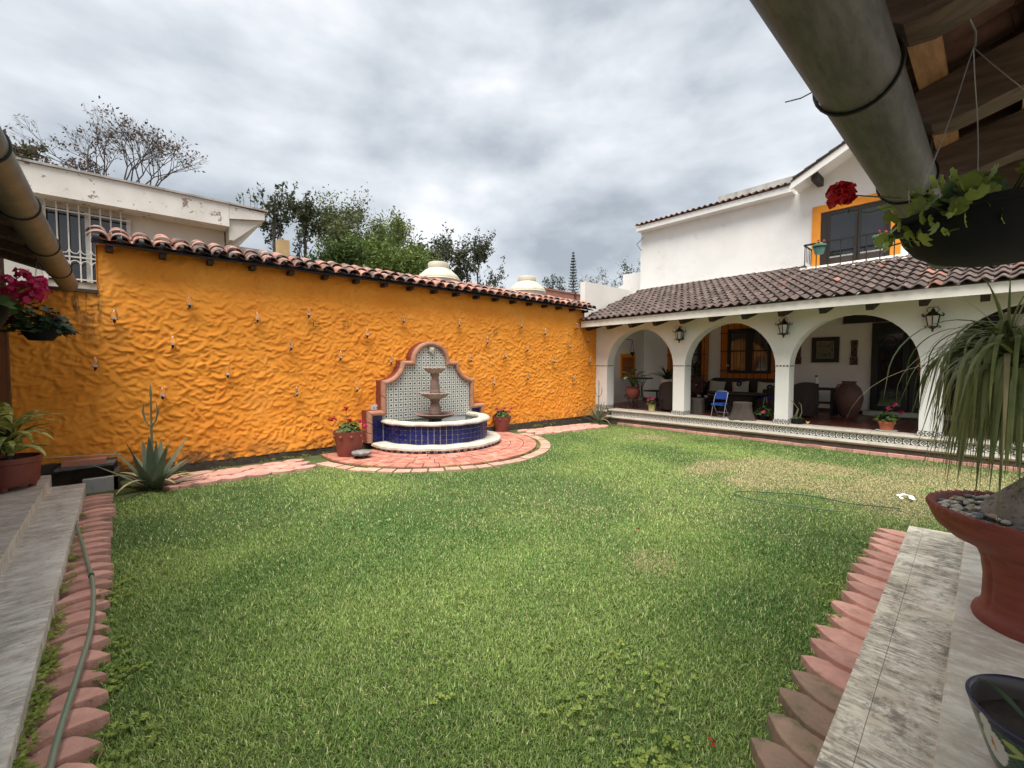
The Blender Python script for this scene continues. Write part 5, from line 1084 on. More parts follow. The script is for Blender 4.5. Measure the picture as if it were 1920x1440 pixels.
for i, dy in enumerate((.10, -.12)): tag(MB().lathe([(.03, 0), (.05, .02), (.055, .07), (.045, .07), (.03, .02), (.001, .02)], (p.x - .05, p.y + dy, zt), 14).build('cup', whitep, None, 40), ['white cup on the small dark table, nearer the pier', 'white cup on the small dark table, nearer the sofa'][1 - i], 'cup')
p = PX(1303, 690, 14.3); t = thing('plant_pot', 'dark leafy plant in the shaded corner above the round fan', 'plant', (p.x, p.y, FZ)); c = Vector((p.x, p.y, FZ)); pot(t, c, [(.001, 0), (.14, 0), (.2, .3), (.21, .32), (.18, .32)], jarclay, 20, .3, .18); MB().tube([c + Vector((0, 0, .3)), c + Vector((.02, .02, .9)), c + Vector((0, 0, 1.2))], .02, 6).build('stem', bark, t, 1)
for i in range(24): strap(MB(), c + Vector((0, 0, .9 + .02 * i)), i * 2.4, rv(.3, .45), .07, rv(.3, 1.0), 1.2, 6, .15, .02).build('leaf', grnd, t, 60, fix=False)
# hanging candle holder on the side wall
p0 = PY(1175, 636, 9.05); p1 = PY(1186, 637, 8.85); p2 = PY(1186, 663, 8.85); t = thing('hanging_lamp', 'small dark hanging oil lamp on a wall bracket in the first bay', 'lamp', p2)
MB().tube([(p0.x, 9.09, p0.z), tuple(p1)], .01, 5).build('arm', iron, t, 1)
for k in range(3): a = k * 2.09; MB().tube([p1, p2 + Vector((.07 * math.cos(a), .07 * math.sin(a), .06))], .006, 4).build('chain', iron, t, 1)
MB().lathe([(.001, -.12), (.02, -.10), (.03, -.05), (.08, 0), (.085, .05), (.06, .05), (.05, .0)], p2, 14).build('lamp_bowl', iron, t, 40)
p = PX(1640, 800, XB); 
t = tag(MB().box(14.15, 14.6, .75, 1.55, FZ + .003, FZ + .02).build('doormat', iron), 'dark doormat before the glazed porch door', 'mat')
p = PX(1364, 687, XB - .1); t = thing('wall_bell', 'small pale bell ornament hung on the orange window surround', 'ornament', p)
MB().lathe([(.045, 0), (.04, .02), (.028, .06), (.015, .08), (.001, .085)], p, 12).build('bell', whitep, t, 40); MB().tube([p + Vector((0, 0, .08)), p + Vector((.08, 0, .14))], .005, 4).build('cord', wire, t, 1)
# ================================================================ roof over the near terrace
RN.seed(33)
nr = thing('terrace_roof', 'dark tiled roof on rafters over the near terrace, seen from below', 'roof', (2, -.8, 2.7))
s2 = .30
def up_z(y): return 2.72 + (.28 - y) * s2
rx_ = [1.05, 1.83, 2.63, 3.40, 4.2, 5.0, .25, -.5]
for x in rx_:
    w_ = .07; prf = [(.27, up_z(.27) + .09), (.275, up_z(.27) + .03), (.26, up_z(.26) - .03), (.22, up_z(.22) - .075), (.16, up_z(.16) - .10), (.08, up_z(.08) - .105), (-2.6, up_z(-2.6) - .105), (-2.6, up_z(-2.6) + .09)]
    MB().prism(prf, x - w_, x + w_, 'x').build('rafter', rafterw, nr, 25)
    MB().hexa([(x + w_ + .003, .02, up_z(.02) + .0), (x + w_ + .045, .02, up_z(.02) + .0), (x + w_ + .045, -2.6, up_z(-2.6) + .0), (x + w_ + .003, -2.6, up_z(-2.6) + .0), (x + w_ + .003, .02, up_z(.02) + .088), (x + w_ + .045, .02, up_z(.02) + .088), (x + w_ + .045, -2.6, up_z(-2.6) + .088), (x + w_ + .003, -2.6, up_z(-2.6) + .088)]).build('side_lath', wood, nr)
yb = .26
while yb > -2.5:
    MB().hexa([(-.8, yb, up_z(yb) + .092), (5.3, yb, up_z(yb) + .092), (5.3, yb - .085, up_z(yb - .085) + .092), (-.8, yb - .085, up_z(yb - .085) + .092), (-.8, yb, up_z(yb) + .117), (5.3, yb, up_z(yb) + .117), (5.3, yb - .085, up_z(yb - .085) + .117), (-.8, yb - .085, up_z(yb - .085) + .117)]).build('batten', wood, nr); yb -= .30
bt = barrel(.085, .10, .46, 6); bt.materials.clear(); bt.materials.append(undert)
for i in range(29):
    for j in range(5):
        y = .42 - j * .40; x = -.75 + i * .21
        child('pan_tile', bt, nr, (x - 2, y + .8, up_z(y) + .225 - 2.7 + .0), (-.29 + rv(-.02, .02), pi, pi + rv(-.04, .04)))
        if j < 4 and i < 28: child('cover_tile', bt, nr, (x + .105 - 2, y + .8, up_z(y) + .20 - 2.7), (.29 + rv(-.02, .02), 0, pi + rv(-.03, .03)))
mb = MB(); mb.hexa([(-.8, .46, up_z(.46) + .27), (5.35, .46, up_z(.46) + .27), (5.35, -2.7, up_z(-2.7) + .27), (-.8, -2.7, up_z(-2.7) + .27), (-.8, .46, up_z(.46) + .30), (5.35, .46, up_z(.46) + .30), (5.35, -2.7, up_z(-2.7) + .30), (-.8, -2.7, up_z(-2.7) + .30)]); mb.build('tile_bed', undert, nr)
def gutter(name, label, a, b_, r, mt_, straps):
    t = thing(name, label, 'gutter', a); a, b_ = Vector(a), Vector(b_); d = (b_ - a).normalized(); side = d.cross(ZUP).normalized(); n = 20; vs_ = []
    L_ = (b_ - a).length; m_ = 24
    for q_ in range(m_ + 1):
        p = a + d * (L_ * q_ / m_)
        for rr in (r, r - .008):
            for k in range(n + 1):
                an = pi + rad(-42) + (pi + rad(84)) * k / n; vs_.append(p + side * (rr * math.cos(an)) + ZUP * (rr * math.sin(an)))
    K = 2 * (n + 1); fs = []
    for q_ in range(m_):
        for k in range(n): o = q_ * K + k; fs += [(o, o + 1, o + K + 1, o + K), (o + n + 2, o + n + 1, o + n + 1 + K, o + n + 2 + K)]
    for q_ in range(m_):
        for k in (0, n): o = q_ * K + k; fs.append((o, o + n + 1, o + n + 1 + K, o + K))
    for o in (0, m_ * K): fs += [(o + k, o + k + 1, o + n + 2 + k, o + n + 1 + k) for k in range(n)]
    MB().add(vs_, fs).build('channel', mt_, t, 40)
    for q_ in straps:
        p = a + d * q_; pts = [p + side * ((r + .006) * math.cos(pi - .7 + (pi + 1.4) * k / 20)) + ZUP * ((r + .006) * math.sin(pi - .7 + (pi + 1.4) * k / 20)) for k in range(21)]; MB().tube(pts, .006, 5).build('wire_strap', iron, t, 1)
        (mt_ is pvc) and MB().tube([pts[-1], pts[-1] + ZUP * .1], .005, 5).build('wire_tail', iron, t, 1)
        if q_ == 2.45: MB().tube([pts[3], pts[3] - side * .04 - ZUP * .006, pts[3] - side * .09 + ZUP * .002], .0025, 5).build('wire_end', iron, t, 1)
    return t
gutter('gutter_pipe', 'wide grey half-pipe gutter tied with wire along the near terrace roof', (-.6, .345, 2.625), (5.35, .345, 2.60), .113, pvc, (.9, 2.45, 3.65, 4.7))
# ================================================================ roof over the far porch beside the brown wall
lr_ = thing('porch_roof', 'dark tiled porch roof with rafters above the worn stone steps', 'roof', (-1, 4, 2.8))
def up_x(x): return 2.80 + (-.48 - x) * .30
for k in range(11):
    y = .1 + k * .78; prf = [(-.52, up_x(-.52) + .08), (-.52, up_x(-.52) + .04), (-.57, up_x(-.57)), (-.66, up_x(-.66) - .03), (-2.4, up_x(-2.4) - .03), (-2.4, up_x(-2.4) + .08)]
    MB().prism(prf, y - .06, y + .06, 'y').build('rafter', rafterw, lr_, 25)
xb = -.56
while xb > -2.4:
    MB().hexa([(xb, -.5, up_x(xb) + .082), (xb, 8.38, up_x(xb) + .082), (xb - .08, 8.38, up_x(xb - .08) + .082), (xb - .08, -.5, up_x(xb - .08) + .082), (xb, -.5, up_x(xb) + .105), (xb, 8.38, up_x(xb) + .105), (xb - .08, 8.38, up_x(xb - .08) + .105), (xb - .08, -.5, up_x(xb - .08) + .105)]).build('batten', wood, lr_); xb -= .30
for i in range(40):
    for j in range(3):
        x = -.55 - j * .40; y = .2 + i * .207
        child('pan_tile', bt, lr_, (x + 1, y - 4, up_x(x) + .20 - 2.8), (-.29 + rv(-.02, .02), pi, pi / 2 + rv(-.04, .04)))
MB().hexa([(-.52, -.6, up_x(-.52) + .25), (-.52, 8.38, up_x(-.52) + .25), (-2.5, 8.38, up_x(-2.5) + .25), (-2.5, -.6, up_x(-2.5) + .25), (-.52, -.6, up_x(-.52) + .28), (-.52, 8.38, up_x(-.52) + .28), (-2.5, 8.38, up_x(-2.5) + .28), (-2.5, -.6, up_x(-2.5) + .28)]).build('tile_bed', undert, lr_)
gutter('gutter_pipe', 'pale half-pipe gutter tied with wire along the porch roof beside the brown wall', (-.475, -.6, 2.735), (-.475, 8.22, 2.725), .100, pvc2, (3.9, 5.0, 6.3, 7.6))
t = thing('porch_wall', 'dark brown wall closing the side of the porch', 'wall', (-1.15, 4, 0)); MB().box(-1.3, -1.045, -.5, 8.40, 0, 3.1).build('wall', brownd, t); MB().box(-1.06, -1.03, 8.27, 8.37, 0, 2.7).build('corner_post', mat('brown_post', (.16, .07, .035), rough=.7), t)

# ================================================================ long-leaved palm in the red pot
RN.seed(8)
pc = Vector((3.855, -.225, .152)); t = thing('pedestal_pot', 'huge red clay pedestal pot with scalloped rim on the terrace', 'flower pot', pc)
ruf = lambda r, z, a: (r * (1 + (.010 * math.sin(a * 52) if z > .625 and r > .46 else 0)), z + (.006 * math.sin(a * 52) if z > .65 else 0))
flu = lambda r, z, a: (ruf(r, z, a)[0] - (.012 * max(0, math.cos(a * 9)) ** 6 if .06 < z < .40 else 0), ruf(r, z, a)[1])
MB().lathe([(.001, 0), (.285, 0), (.292, .02), (.285, .05), (.265, .065), (.25, .11), (.248, .25), (.262, .36), (.285, .42), (.30, .425), (.31, .44), (.40, .48), (.465, .54), (.488, .59), (.50, .625), (.508, .64), (.50, .66), (.47, .66), (.455, .63), (.44, .59)], pc, 156, fn=flu).build('pot', redpot2, t, 50)
MB().lathe([(.455, .615), (.2, .63), (.001, .64)], pc, 32).build('soil', soil, t, 1)
# pebbles, each one
pb = thing('palm_plant', 'long-leaved ponytail palm with swollen cracked trunk in the huge red pot', 'palm', pc + Vector((0, 0, .67)))
def pebble_mesh(seed):
    rs_ = random.Random(seed); mb = MB(); mb.ball((0, 0, 0), 1, 9, 6, .55); mb.v = [(x * (1 + .12 * math.sin(3 * y + seed)), y * .72 * (1 + .1 * math.sin(2 * x + seed)), z) for x, y, z in mb.v]; return mb
PM = [(k, pebble_mesh(i)) for i, k in enumerate(['pale', 'grey', 'tan', 'pale', 'grey', 'pale'])]; PMm = []
for k, mb in PM: q_ = mb.mesh('pebble'); finish(q_, pebm[k], 1); PMm.append(q_)
for i in range(230):
    r = .27 + .18 * rv(0, 1) ** .8; a = rv(0, 2 * pi); s_ = rv(.015, .030); child('pebble', PMm[RN.randrange(6)], t, (r * math.cos(a), r * math.sin(a), .632 + rv(-.006, .014)), (rv(-.3, .3), rv(-.3, .3), rv(0, 6)), (s_, s_, s_))
lump = lambda r, z, a: (r * (1 + .05 * math.sin(3 * a + 1) + .04 * math.sin(5 * a + z * 9) + .015 * math.sin(17 * a + z * 31)), z)
MB().lathe([(.29, .58), (.275, .64), (.235, .71), (.165, .79), (.105, .86), (.08, .94), (.06, 1.02), (.001, 1.05)], pc, 40, fn=lump).build('trunk', caudex, pb, 60)
hd_ = [PD(1888, 668, 2.36), PD(1918, 690, 2.5), PD(1950, 670, 2.42), PD(1908, 700, 2.22), PD(1872, 705, 2.45)]
for h in hd_: b0 = pc + Vector((0, 0, .92)); MB().tube([b0, b0.lerp(h, .4) + Vector((0, 0, .05)), h - Vector((0, 0, .12)), h + Vector((0, 0, .03))], [.06, .045, .035, .02], 9).build('branch', caudex, pb, 1)
for i in range(220):
    h = hd_[i % 5]; az = rv(0, 2 * pi)
    strap(MB(), h + Vector((0, 0, rv(-.06, .08))), az, rv(.50, .95), rv(.015, .025), rv(.9, 1.5), rv(3.2, 6.0), 16, .18, .05, rv(-.5, .5), .8, 0, rv(-1.57, -1.3)).build('leaf', palmm, pb, 60, fix=False)
for i in range(7): strap(MB(), hd_[0] + Vector((0, 0, .04)), i * .9, rv(.34, .50), .014, rv(1.25, 1.5), rv(.2, .9), 10, .18, .05).build('leaf', palmm, pb, 60, fix=False)
toL = math.atan2(-RT.y, -RT.x)
for i in range(4): strap(MB(), hd_[i % 4] + Vector((0, 0, rv(-.02, .08))), toL + rv(-.7, .7), rv(.7, .95), rv(.016, .024), rv(.35, .9), rv(1.8, 2.6), 14, .18, .05, rv(-.3, .3), .8).build('leaf', palmm, pb, 60, fix=False)
for i in range(22): strap(MB(), pc + Vector((rv(-.1, .1), rv(-.1, .1), rv(.75, 1.0))), toL + rv(-1.6, 1.6), rv(.35, .6), rv(.008, .013), rv(.6, 1.3), rv(.5, 1.8), 10, .15, .05).build('leaf', mat('young_leaf' + str(i % 3), (.23, .25, .09), (.16, .19, .06), s=8, rough=.6) if i < 3 else MT['young_leaf' + str(i % 3)], pb, 60, fix=False)
for i in range(65): strap(MB(), hd_[i % 4] + Vector((rv(-.05, .05), rv(-.05, .05), rv(-.08, .06))), rv(0, 2 * pi), rv(.7, 1.05), rv(.012, .021), rv(1.0, 1.5), rv(5.0, 8.0), 16, .18, .05, rv(-.4, .4), .8, 0, rv(-1.57, -1.35)).build('leaf', palmm, pb, 60, fix=False)
for i in range(26): strap(MB(), hd_[i % 4] + Vector((0, 0, rv(-.05, .06))), pi + rv(-.7, .3), rv(.6, .95), rv(.015, .024), rv(.8, 1.4), rv(4.5, 7.0), 16, .18, .05, rv(-.4, .4), .8, 0, rv(-1.57, -1.35)).build('leaf', palmm, pb, 60, fix=False)
for i in range(2): strap(MB(), hd_[i % 4], toL + rv(-.9, .9), rv(.9, 1.15), .022, rv(.1, .5), rv(1.7, 2.1), 12, .1, .05, rv(-.5, .5), .8).build('dry_leaf', dryleaf, pb, 60, fix=False)
# painted pot with lilies
tp_ = PD(1930, 1300, 1.62) + (G(1816, 1288, .455) - G(1773, 1237, .455)); tz = .152; tcx, tcy = tp_.x, tp_.y
t = thing('painted_pot', 'hand-painted glazed pot with white lilies on dark blue at the terrace edge', 'flower pot', (tcx, tcy, tz))
prof = [(.12, 0), (.135, .012), (.15, .06), (.172, .12), (.196, .19), (.216, .25), (.225, .285), (.23, .30), (.222, .303), (.213, .29), (.205, .25), (.19, .19)]
NA = 220; fine = []
for (ra, za), (rb, zb) in zip(prof[:8], prof[1:8]): m_ = max(1, int(abs(zb - za) / .0035)); fine += [(ra + (rb - ra) * k / m_, za + (zb - za) * k / m_) for k in range(m_)]
fine += prof[7:]; VV = []; CC = []
navy, grn_, wht_, org, brn, lime, ln_ = (.012, .014, .06), (.035, .095, .055), (.62, .62, .60), (.62, .24, .03), (.055, .022, .025), (.36, .42, .13), (.02, .02, .03)
for r, z in fine:
    for k in range(NA):
        a = 2 * pi * k / NA; VV.append((r * math.cos(a), r * math.sin(a), z)); u = (a * 7 / (2 * pi)) % 1 - .5; s_ = u * .21 / .2
        base = grn_ if math.sin(z * 120 + abs(u) * 40) > -.2 else (.02, .055, .035)
        if z > .268: base = navy
        if abs(z - (.165 + .12 * abs(u))) < .006: base = lime
        if z < .085 + .010 * math.sin(a * 40): base = org if z > .062 + .006 * math.sin(a * 40 + 1) else brn
        # lily: trumpet and petals
        x_, y_ = u * .19, z - .185
        d1 = ((x_ - .004) / .042) ** 2 + ((y_ - .005) / .062) ** 2; d2 = ((x_ + .010) / .020) ** 2 + ((y_ - .075) / .030) ** 2
        if d1 < 1.12 or d2 < 1.15: base = ln_
        if d1 < 1 or d2 < 1: base = wht_
        if ((x_ - .002) / .006) ** 2 + ((y_ - .012) / .025) ** 2 < 1: base = (.45, .12, .03)
        d3 = ((x_ - .070) / .026) ** 2 + ((y_ - .068 + x_ * .2) / .014) ** 2
        if d3 < 1: base = lime
        if z >= .292 or r < .2255 and (r, z) in prof[8:]: base = (.09, .075, .07) if z < .30 else navy
        CC.append(base)
nF = len(fine); ii = np.arange(nF * NA).reshape(nF, NA); Fq = np.stack([ii[:-1, :], np.roll(ii, -1, 1)[:-1, :], np.roll(ii, -1, 1)[1:, :], ii[1:, :]], -1).reshape(-1, 4)
link('pot', np_mesh('pot', np.array(VV), Fq, vpaint, np.array(CC), True), t)
MB().lathe([(.20, .225), (.15, .232), (.08, .228), (.001, .235)], (tcx, tcy, tz), 30, fn=lambda r, z, a: (r, z + .006 * math.sin(5 * a) * (r > .05))).build('soil', soil, t, 1)
for k in range(12): a = rv(2, 5); r = rv(.04, .17); q_ = MB(); q_.ball((tcx + r * math.cos(a), tcy + r * math.sin(a), tz + .236), rv(.006, .012), 7, 4, .6); q_.build('grit', whitep, t, 1)
strap(MB(), (tcx + .05, tcy + .08, tz + .24), 1.2, .16, .03, .8, 1.2, 6, .2).build('leaf', grn, t, 60, fix=False)
# ================================================================ hanging bowl with red geranium
RN.seed(17)
bc = PD(1872, 440, 1.42); bc.z = 2.0; t = thing('hanging_bowl', 'black plastic hanging bowl with green geranium leaves and one red bloom', 'hanging pot', bc)
bp = [(.001, -.012), (.09, -.01), (.155, .008), (.205, .04), (.233, .08), (.247, .125), (.262, .128), (.265, .145), (.25, .15), (.235, .13), (.20, .11)]
pot(t, bc, bp, blackpl, 48, .12, .245)
hook = PD(1828, 88, 1.36)
for a in (.2, 2.3, 4.3): q_ = bc + Vector((.255 * math.cos(a), .255 * math.sin(a), .14)); MB().tube([hook + (q_ - hook) * f + Vector((.004 * math.sin(f * 9), .003 * math.cos(f * 7), 0)) for f in [k / 8 for k in range(9)]], .0016, 5).build('hanger_wire', wire, t, 1)
MB().tube([hook, hook + Vector((.01, 0, .05)), hook + Vector((-.02, .02, .10)), hook + Vector((-.05, .0, .14))], .003, 5).build('hook', wire, t, 1)
stp = bc + Vector((0, 0, .12)); left = -RT
for i in range(190):
    if i < 125: q_ = stp + left * rv(.10, .29) + FW0 * rv(-.16, .12) + Vector((0, 0, rv(-.05, .12))); q_.z -= max(0, (q_ - stp).dot(left) - .24) * .6
    else: q_ = stp + left * rv(-.30, .08) + FW0 * rv(-.2, .2) + Vector((0, 0, rv(.02, .13)))
    mb = MB(); disc_leaf(mb, q_, rdir(-.1) + left * .3 - FW0 * .35, rv(.016, .029), rv(0, 6), 14, .22, True, .05); mb.build('leaf', grnl if i < 112 else grn, t, 1)
    if i % 3 == 0: MB().tube([stp + (q_ - stp) * .35 + Vector((0, 0, .01)), q_], .0025, 5).build('stem', grn, t, 1)
fp_ = PD(1576, 367, 1.36); flower_head(t, fp_, .036, redfl, 110, None, None, .42); MB().tube([fp_, fp_ - left * .06, PD(1690, 372, 1.38)], .0022, 5).build('flower_stem', grnd, t, 1)
q_ = PD(1592, 396, 1.38); MB().tube([q_, PD(1630, 399, 1.38), PD(1680, 385, 1.38)], .0022, 5).build('flower_stem', grn, t, 1); MB().ball(q_, .006, 8, 5).build('bud', grn, t, 1)
# ================================================================ hanging pots by the orange wall, potted plant, drain
for (px, py, Y, r, fl, lab, big) in ((-38, 580, 4.2, .13, [(12, 525), (18, 545), (42, 515), (48, 537), (53, 562), (68, 532), (30, 560), (62, 556), (80, 549), (75, 530)], 'hanging pot with a mass of magenta geraniums below the pale gutter', 1), (76, 615, 6.2, .14, [(33, 596), (98, 597)], 'dark leafy hanging pot with two magenta blooms against the orange wall', 0)):
    c = PY(px, py, Y); c.z -= .10 if big else .12; t = thing('hanging_pot', lab, 'hanging pot', c, 0, 'hanging pots by the orange wall'); pot(t, c, [(.001, 0), (r * .6, 0), (r * .9, .06), (r, .14), (r * 1.03, .15), (r * .95, .15), (r * .9, .12)], blackpl, 22, .12, r * .9)
    flw = [PY(a, b_, Y - rv(0, .12)) for a, b_ in fl]; geranium(t, c + Vector((0, 0, .02 if not big else .08)), r * 1.75, r * 1.75, .32 if not big else .2, 190 if not big else 45, .036, grnd if not big else grn, flw, pinkfl, .042 if big else .038)
    for a in (0, 2.1, 4.2): MB().tube([c + Vector((r * math.cos(a), r * math.sin(a), .15)), c + Vector((0, 0, .78))], .002, 4).build('hanger_wire', wire, t, 1)
RN.seed(5)
c = G(20, 918, .262); t = thing('planter', 'red footed planter with yellow-striped broad leaves on the porch floor', 'planter', c)
for k in range(3): a = k * 2.09 + .35; MB().lathe([(.03, 0), (.045, .07)], (c.x + .17 * math.cos(a), c.y + .17 * math.sin(a), c.z), 10).build('foot', redpot, t, 1)
pot(t, c + Vector((0, 0, .06)), [(.001, 0), (.21, 0), (.23, .03), (.245, .24), (.26, .25), (.262, .31), (.24, .31), (.235, .27)], redpot, 30, .27, .235)
MB().tube([c + Vector((0, 0, .3)), c + Vector((.01, .01, .7))], [.03, .02], 8).build('stem', bark, t, 1)
for i in range(65): strap(MB(), hd_[i % 4] + Vector((rv(-.05, .05), rv(-.05, .05), rv(-.08, .06))), rv(0, 2 * pi), rv(.7, 1.05), rv(.012, .021), rv(1.0, 1.5), rv(5.0, 8.0), 16, .18, .05, rv(-.4, .4), .8, 0, rv(-1.57, -1.35)).build('leaf', palmm, pb, 60, fix=False)
for i in range(40): strap(MB(), c + Vector((rv(-.05, .05), rv(-.05, .05), rv(.38, .82))), i * 2.4 + rv(-.3, .3), rv(.36, .58), rv(.085, .125), rv(.4, 1.4), rv(1.3, 2.2), 9, .15, .02, rv(-.4, .4), .4).build('leaf', varieg if i % 7 else grn, t, 60, fix=False)
dr = thing('drain_box', 'open concrete drain box with dark mouth at the foot of the orange wall', 'drain', (-.35, 8.15, 0))
MB().box(-.40, -.06, 7.84, 7.94, -.1, .17).build('front_wall', greyc, dr); MB().box(-.10, -.04, 7.84, 8.40, -.1, .22).build('side_wall', mudc, dr); MB().box(-.9, -.06, 8.33, 8.42, -.1, .34).build('back_wall', mudc, dr); MB().box(-.64, -.1, 7.94, 8.33, -.1, .05).build('bottom', blacktile, dr)
mb = MB(); mb.hexa([(-.66, 8.02, .285), (-.10, 8.02, .300), (-.06, 8.34, .300), (-.62, 8.34, .290), (-.66, 8.02, .315), (-.10, 8.02, .33), (-.06, 8.34, .33), (-.62, 8.34, .32)]); mb.build('cover_slab', mat('dark_slate_slab', (.16, .15, .14), (.08, .075, .07), s=7, rough=.85, bmp=.3), dr)
t = thing('roof_tile', 'spare terracotta channel tile lying on the drain cover slab', 'tile', (-.35, 8.18, .335)); mb = MB()
for x0_, x1_, y0, y1, a, b_ in ((-.60, -.17, 8.10, 8.12, .322, .385), (-.60, -.17, 8.26, 8.28, .334, .40), (-.60, -.17, 8.12, 8.26, .372, .388)): mb.box(x0_, x1_, y0, y1, a, b_)
mb.build('tile_body', mat('new_terracotta', (.47, .20, .13), (.42, .17, .11), s=6, rough=.75), t)
tag(MB().tube([PY(40, 861, 8.28), PY(228, 851, 8.36)], .007, 6).build('wooden_stick', mat('pale_stick', (.55, .48, .36)), None, 1), 'thin pale stick leaning behind the spare terracotta tile', 'stick')
# hoses
hp = [(-.26, 1.9), (-.24, 2.54), (-.2, 3.09), (-.17, 3.59), (-.185, 4.26), (-.24, 4.85), (-.32, 5.63), (-.36, 6.02), (-.365, 6.15)]
def smooth_pts(p2, z, m_=6):
    o_ = []; n = len(p2)
    for i in range(n - 1):
        p0, p1, p2_, p3 = (Vector(p2[max(i - 1, 0)]), Vector(p2[i]), Vector(p2[i + 1]), Vector(p2[min(i + 2, n - 1)]))
        for k in range(m_): t_ = k / m_; q_ = .5 * ((2 * p1) + (-p0 + p2_) * t_ + (2 * p0 - 5 * p1 + 4 * p2_ - p3) * t_ ** 2 + (-p0 + 3 * p1 - 3 * p2_ + p3) * t_ ** 3); o_.append(Vector((q_.x, q_.y, z(q_.x, q_.y))))
    return o_
t = thing('garden_hose', 'pale green garden hose lying along the pink paver row', 'hose', (-.2, 4, 0)); pts = smooth_pts(hp, lambda x, y: .09)
MB().tube(pts, .0125, 8).build('hose_pipe', hosem, t, 1); q_ = pts[26]; MB().tube([q_ - Vector((0, .02, 0)), q_ + Vector((0, .02, 0))], .017, 8).build('coupling', hosed, t, 1)
hp = [(5.95, 1.11), (5.8, 1.5), (5.71, 1.78), (5.70, 2.05), (5.80, 2.2), (5.98, 2.12), (6.2, 1.85), (6.36, 1.62), (6.40, 1.3), (6.39, 1.09), (6.61, .64)]
tag(MB().tube(smooth_pts(hp, lambda x, y: float(lawn_z(x, y)) + .022), .0055, 6).build('thin_hose', hosed, None, 1), 'thin dark green hose looped on the lawn near the dry patch', 'hose')
p = G(1698, 935); q_ = MB(); 
for k in range(9): disc_leaf(q_, (p.x + rv(-.12, .12), p.y + rv(-.08, .08), float(lawn_z(p.x, p.y)) + .03), (rv(-.4, .4), rv(-.4, .4), 1), rv(.015, .035), rv(0, 6), 7, .2, False)
tag(q_.build('paper_scraps', whitep, None), 'scatter of tiny white scraps on the dry grass near the pot', 'scraps', kind='stuff')
for i, (px, py) in enumerate(((1197, 999), (1334, 1440 - 32))):
    p = G(px, py); p.z = float(lawn_z(p.x, p.y)) + .035; q_ = MB()
    for k in range(4): disc_leaf(q_, p + Vector((rv(-.014, .014), rv(-.014, .014), rv(0, .01))), rdir(.3), .009, rv(0, 6), 6, .2, False)
    tag(q_.build('fallen_petal', redfl, None, 1), ['fallen red petals in the middle of the lawn', 'fallen red petals on the lawn near the terrace pavers'][i], 'petals')
# ================================================================ neighbours
nb = thing('neighbour_house', 'old flat-roofed white house with flaking parapet behind the orange wall', 'house', (-2, 11, 0)); NY = 10.4
fz = lambda px, py: PY(px, py, NY).z
a = PY(497, 395, NY); zt, zb = 4.88, 4.44
MB().hexa([(-8, NY, zb - .06), (1.72, NY, zb), (1.72, NY + 1, zb), (-8, NY + 1, zb - .06), (-8, NY, zt - .02), (1.72, NY, zt), (1.72, NY + 5, zt), (-8, NY + 5, zt - .02)]).build('parapet', oldpaint, nb)
MB().hexa([(1.724, NY + .0, zb + .16), (2.36, NY, zb + .26), (2.36, NY + 4, zb + .26), (1.724, NY + 4, zb + .16), (1.724, NY + .0, zt - .01), (2.36, NY, zt - .03), (2.36, NY + 4, zt - .03), (1.724, NY + 4, zt - .01)]).build('parapet_end', oldpaint, nb)
MB().prism([(1.724, zb - .25), (1.80, zb - .25), (2.34, zb + .255), (1.724, zb + .155)], NY + .06, NY + 3, 'y').build('bracket_wall', oldcream, nb)
MB().box(-8, 1.70, NY + .45, NY + 5, 0, zb).build('wall', oldcream, nb); MB().box(-8.1, 2.42, NY - .04, NY + 5, zt + .0, zt + .035).build('roof_edge', greyc, nb)
MB().box(1.70, 2.75, NY + .62, NY + 4, 0, 4.22).build('side_wing', oldpaint, nb); MB().box(1.78, 2.1, NY + .60, NY + .62, 3.8, 4.16).build('wing_recess', greyc, nb)
wy = NY + .45; w0, w1, wz0, wz1 = PY(78, 400, wy).x, PY(240, 400, wy).x, 3.12, 4.34
wn = thing('grille_window', 'window with white iron grille in the old white house', 'window', (w0, wy, wz0))
MB().box(w0, w1, wy - .03, wy - .005, wz0, wz1).build('pane', darkglass, wn); ring_frame_y = None
for x in (w0, w1, (w0 + w1) / 2): MB().box(x - .03, x + .03, wy - .06, wy - .031, wz0, wz1).build('frame', whitei, wn)
k = 0; x = w0 + .05
while x < w1: MB().tube([(x, wy - .16, wz0 - .02), (x, wy - .16, wz1 + .06)], .012, 6).build('bar', whitei, wn); MB().ball((x, wy - .16, wz1 + .07), .02, 6, 4).build('finial', whitei, wn, 1); x += .135
for z in (wz0 + .02, wz0 + .40, wz1 - .06): MB().box(w0, w1 + .03, wy - .17, wy - .15, z - .012, z + .012).build('cross_bar', whitei, wn)
x = w0 + .118
while x < w1:
    for z, sg in ((wz0 + .52, 1), (wz0 + .28, -1)): MB().tube([(x + .06 * math.cos(q_), wy - .165, z - sg * .06 * math.sin(q_)) for q_ in [pi * v_ / 8 for v_ in range(9)]], .009, 5).build('curl', whitei, wn, 1)
    x += .135
p = PY(532, 462, NY + .9); t = tag(MB().box(p.x - .10, p.x + .13, p.y, p.y + .3, 3.6, p.z + .16).build('plywood_panel', plywood), 'upright plywood panel at the end of the old white house', 'panel')
t = thing('roof_weed', 'dry weed stalks growing on the flaking parapet', 'plant', PY(470, 385, NY + .3))
for k, (px, py) in enumerate(((446, 362), (453, 360), (466, 352), (474, 366), (478, 372))):
    a = PY(px + 4, 392, NY + .3); b_ = PY(px, py, NY + .3); MB().tube([a, (a + b_) / 2 + Vector((.02, 0, .02)), b_], .006, 4).build('stalk', bark, t, 1)
    for j in range(5): q_ = MB(); disc_leaf(q_, a.lerp(b_, .4 + .12 * j) + Vector((rv(-.05, .05), 0, 0)), rdir(), .025, 0, 6, .2, False); q_.build('leaf', grn, t, 1)
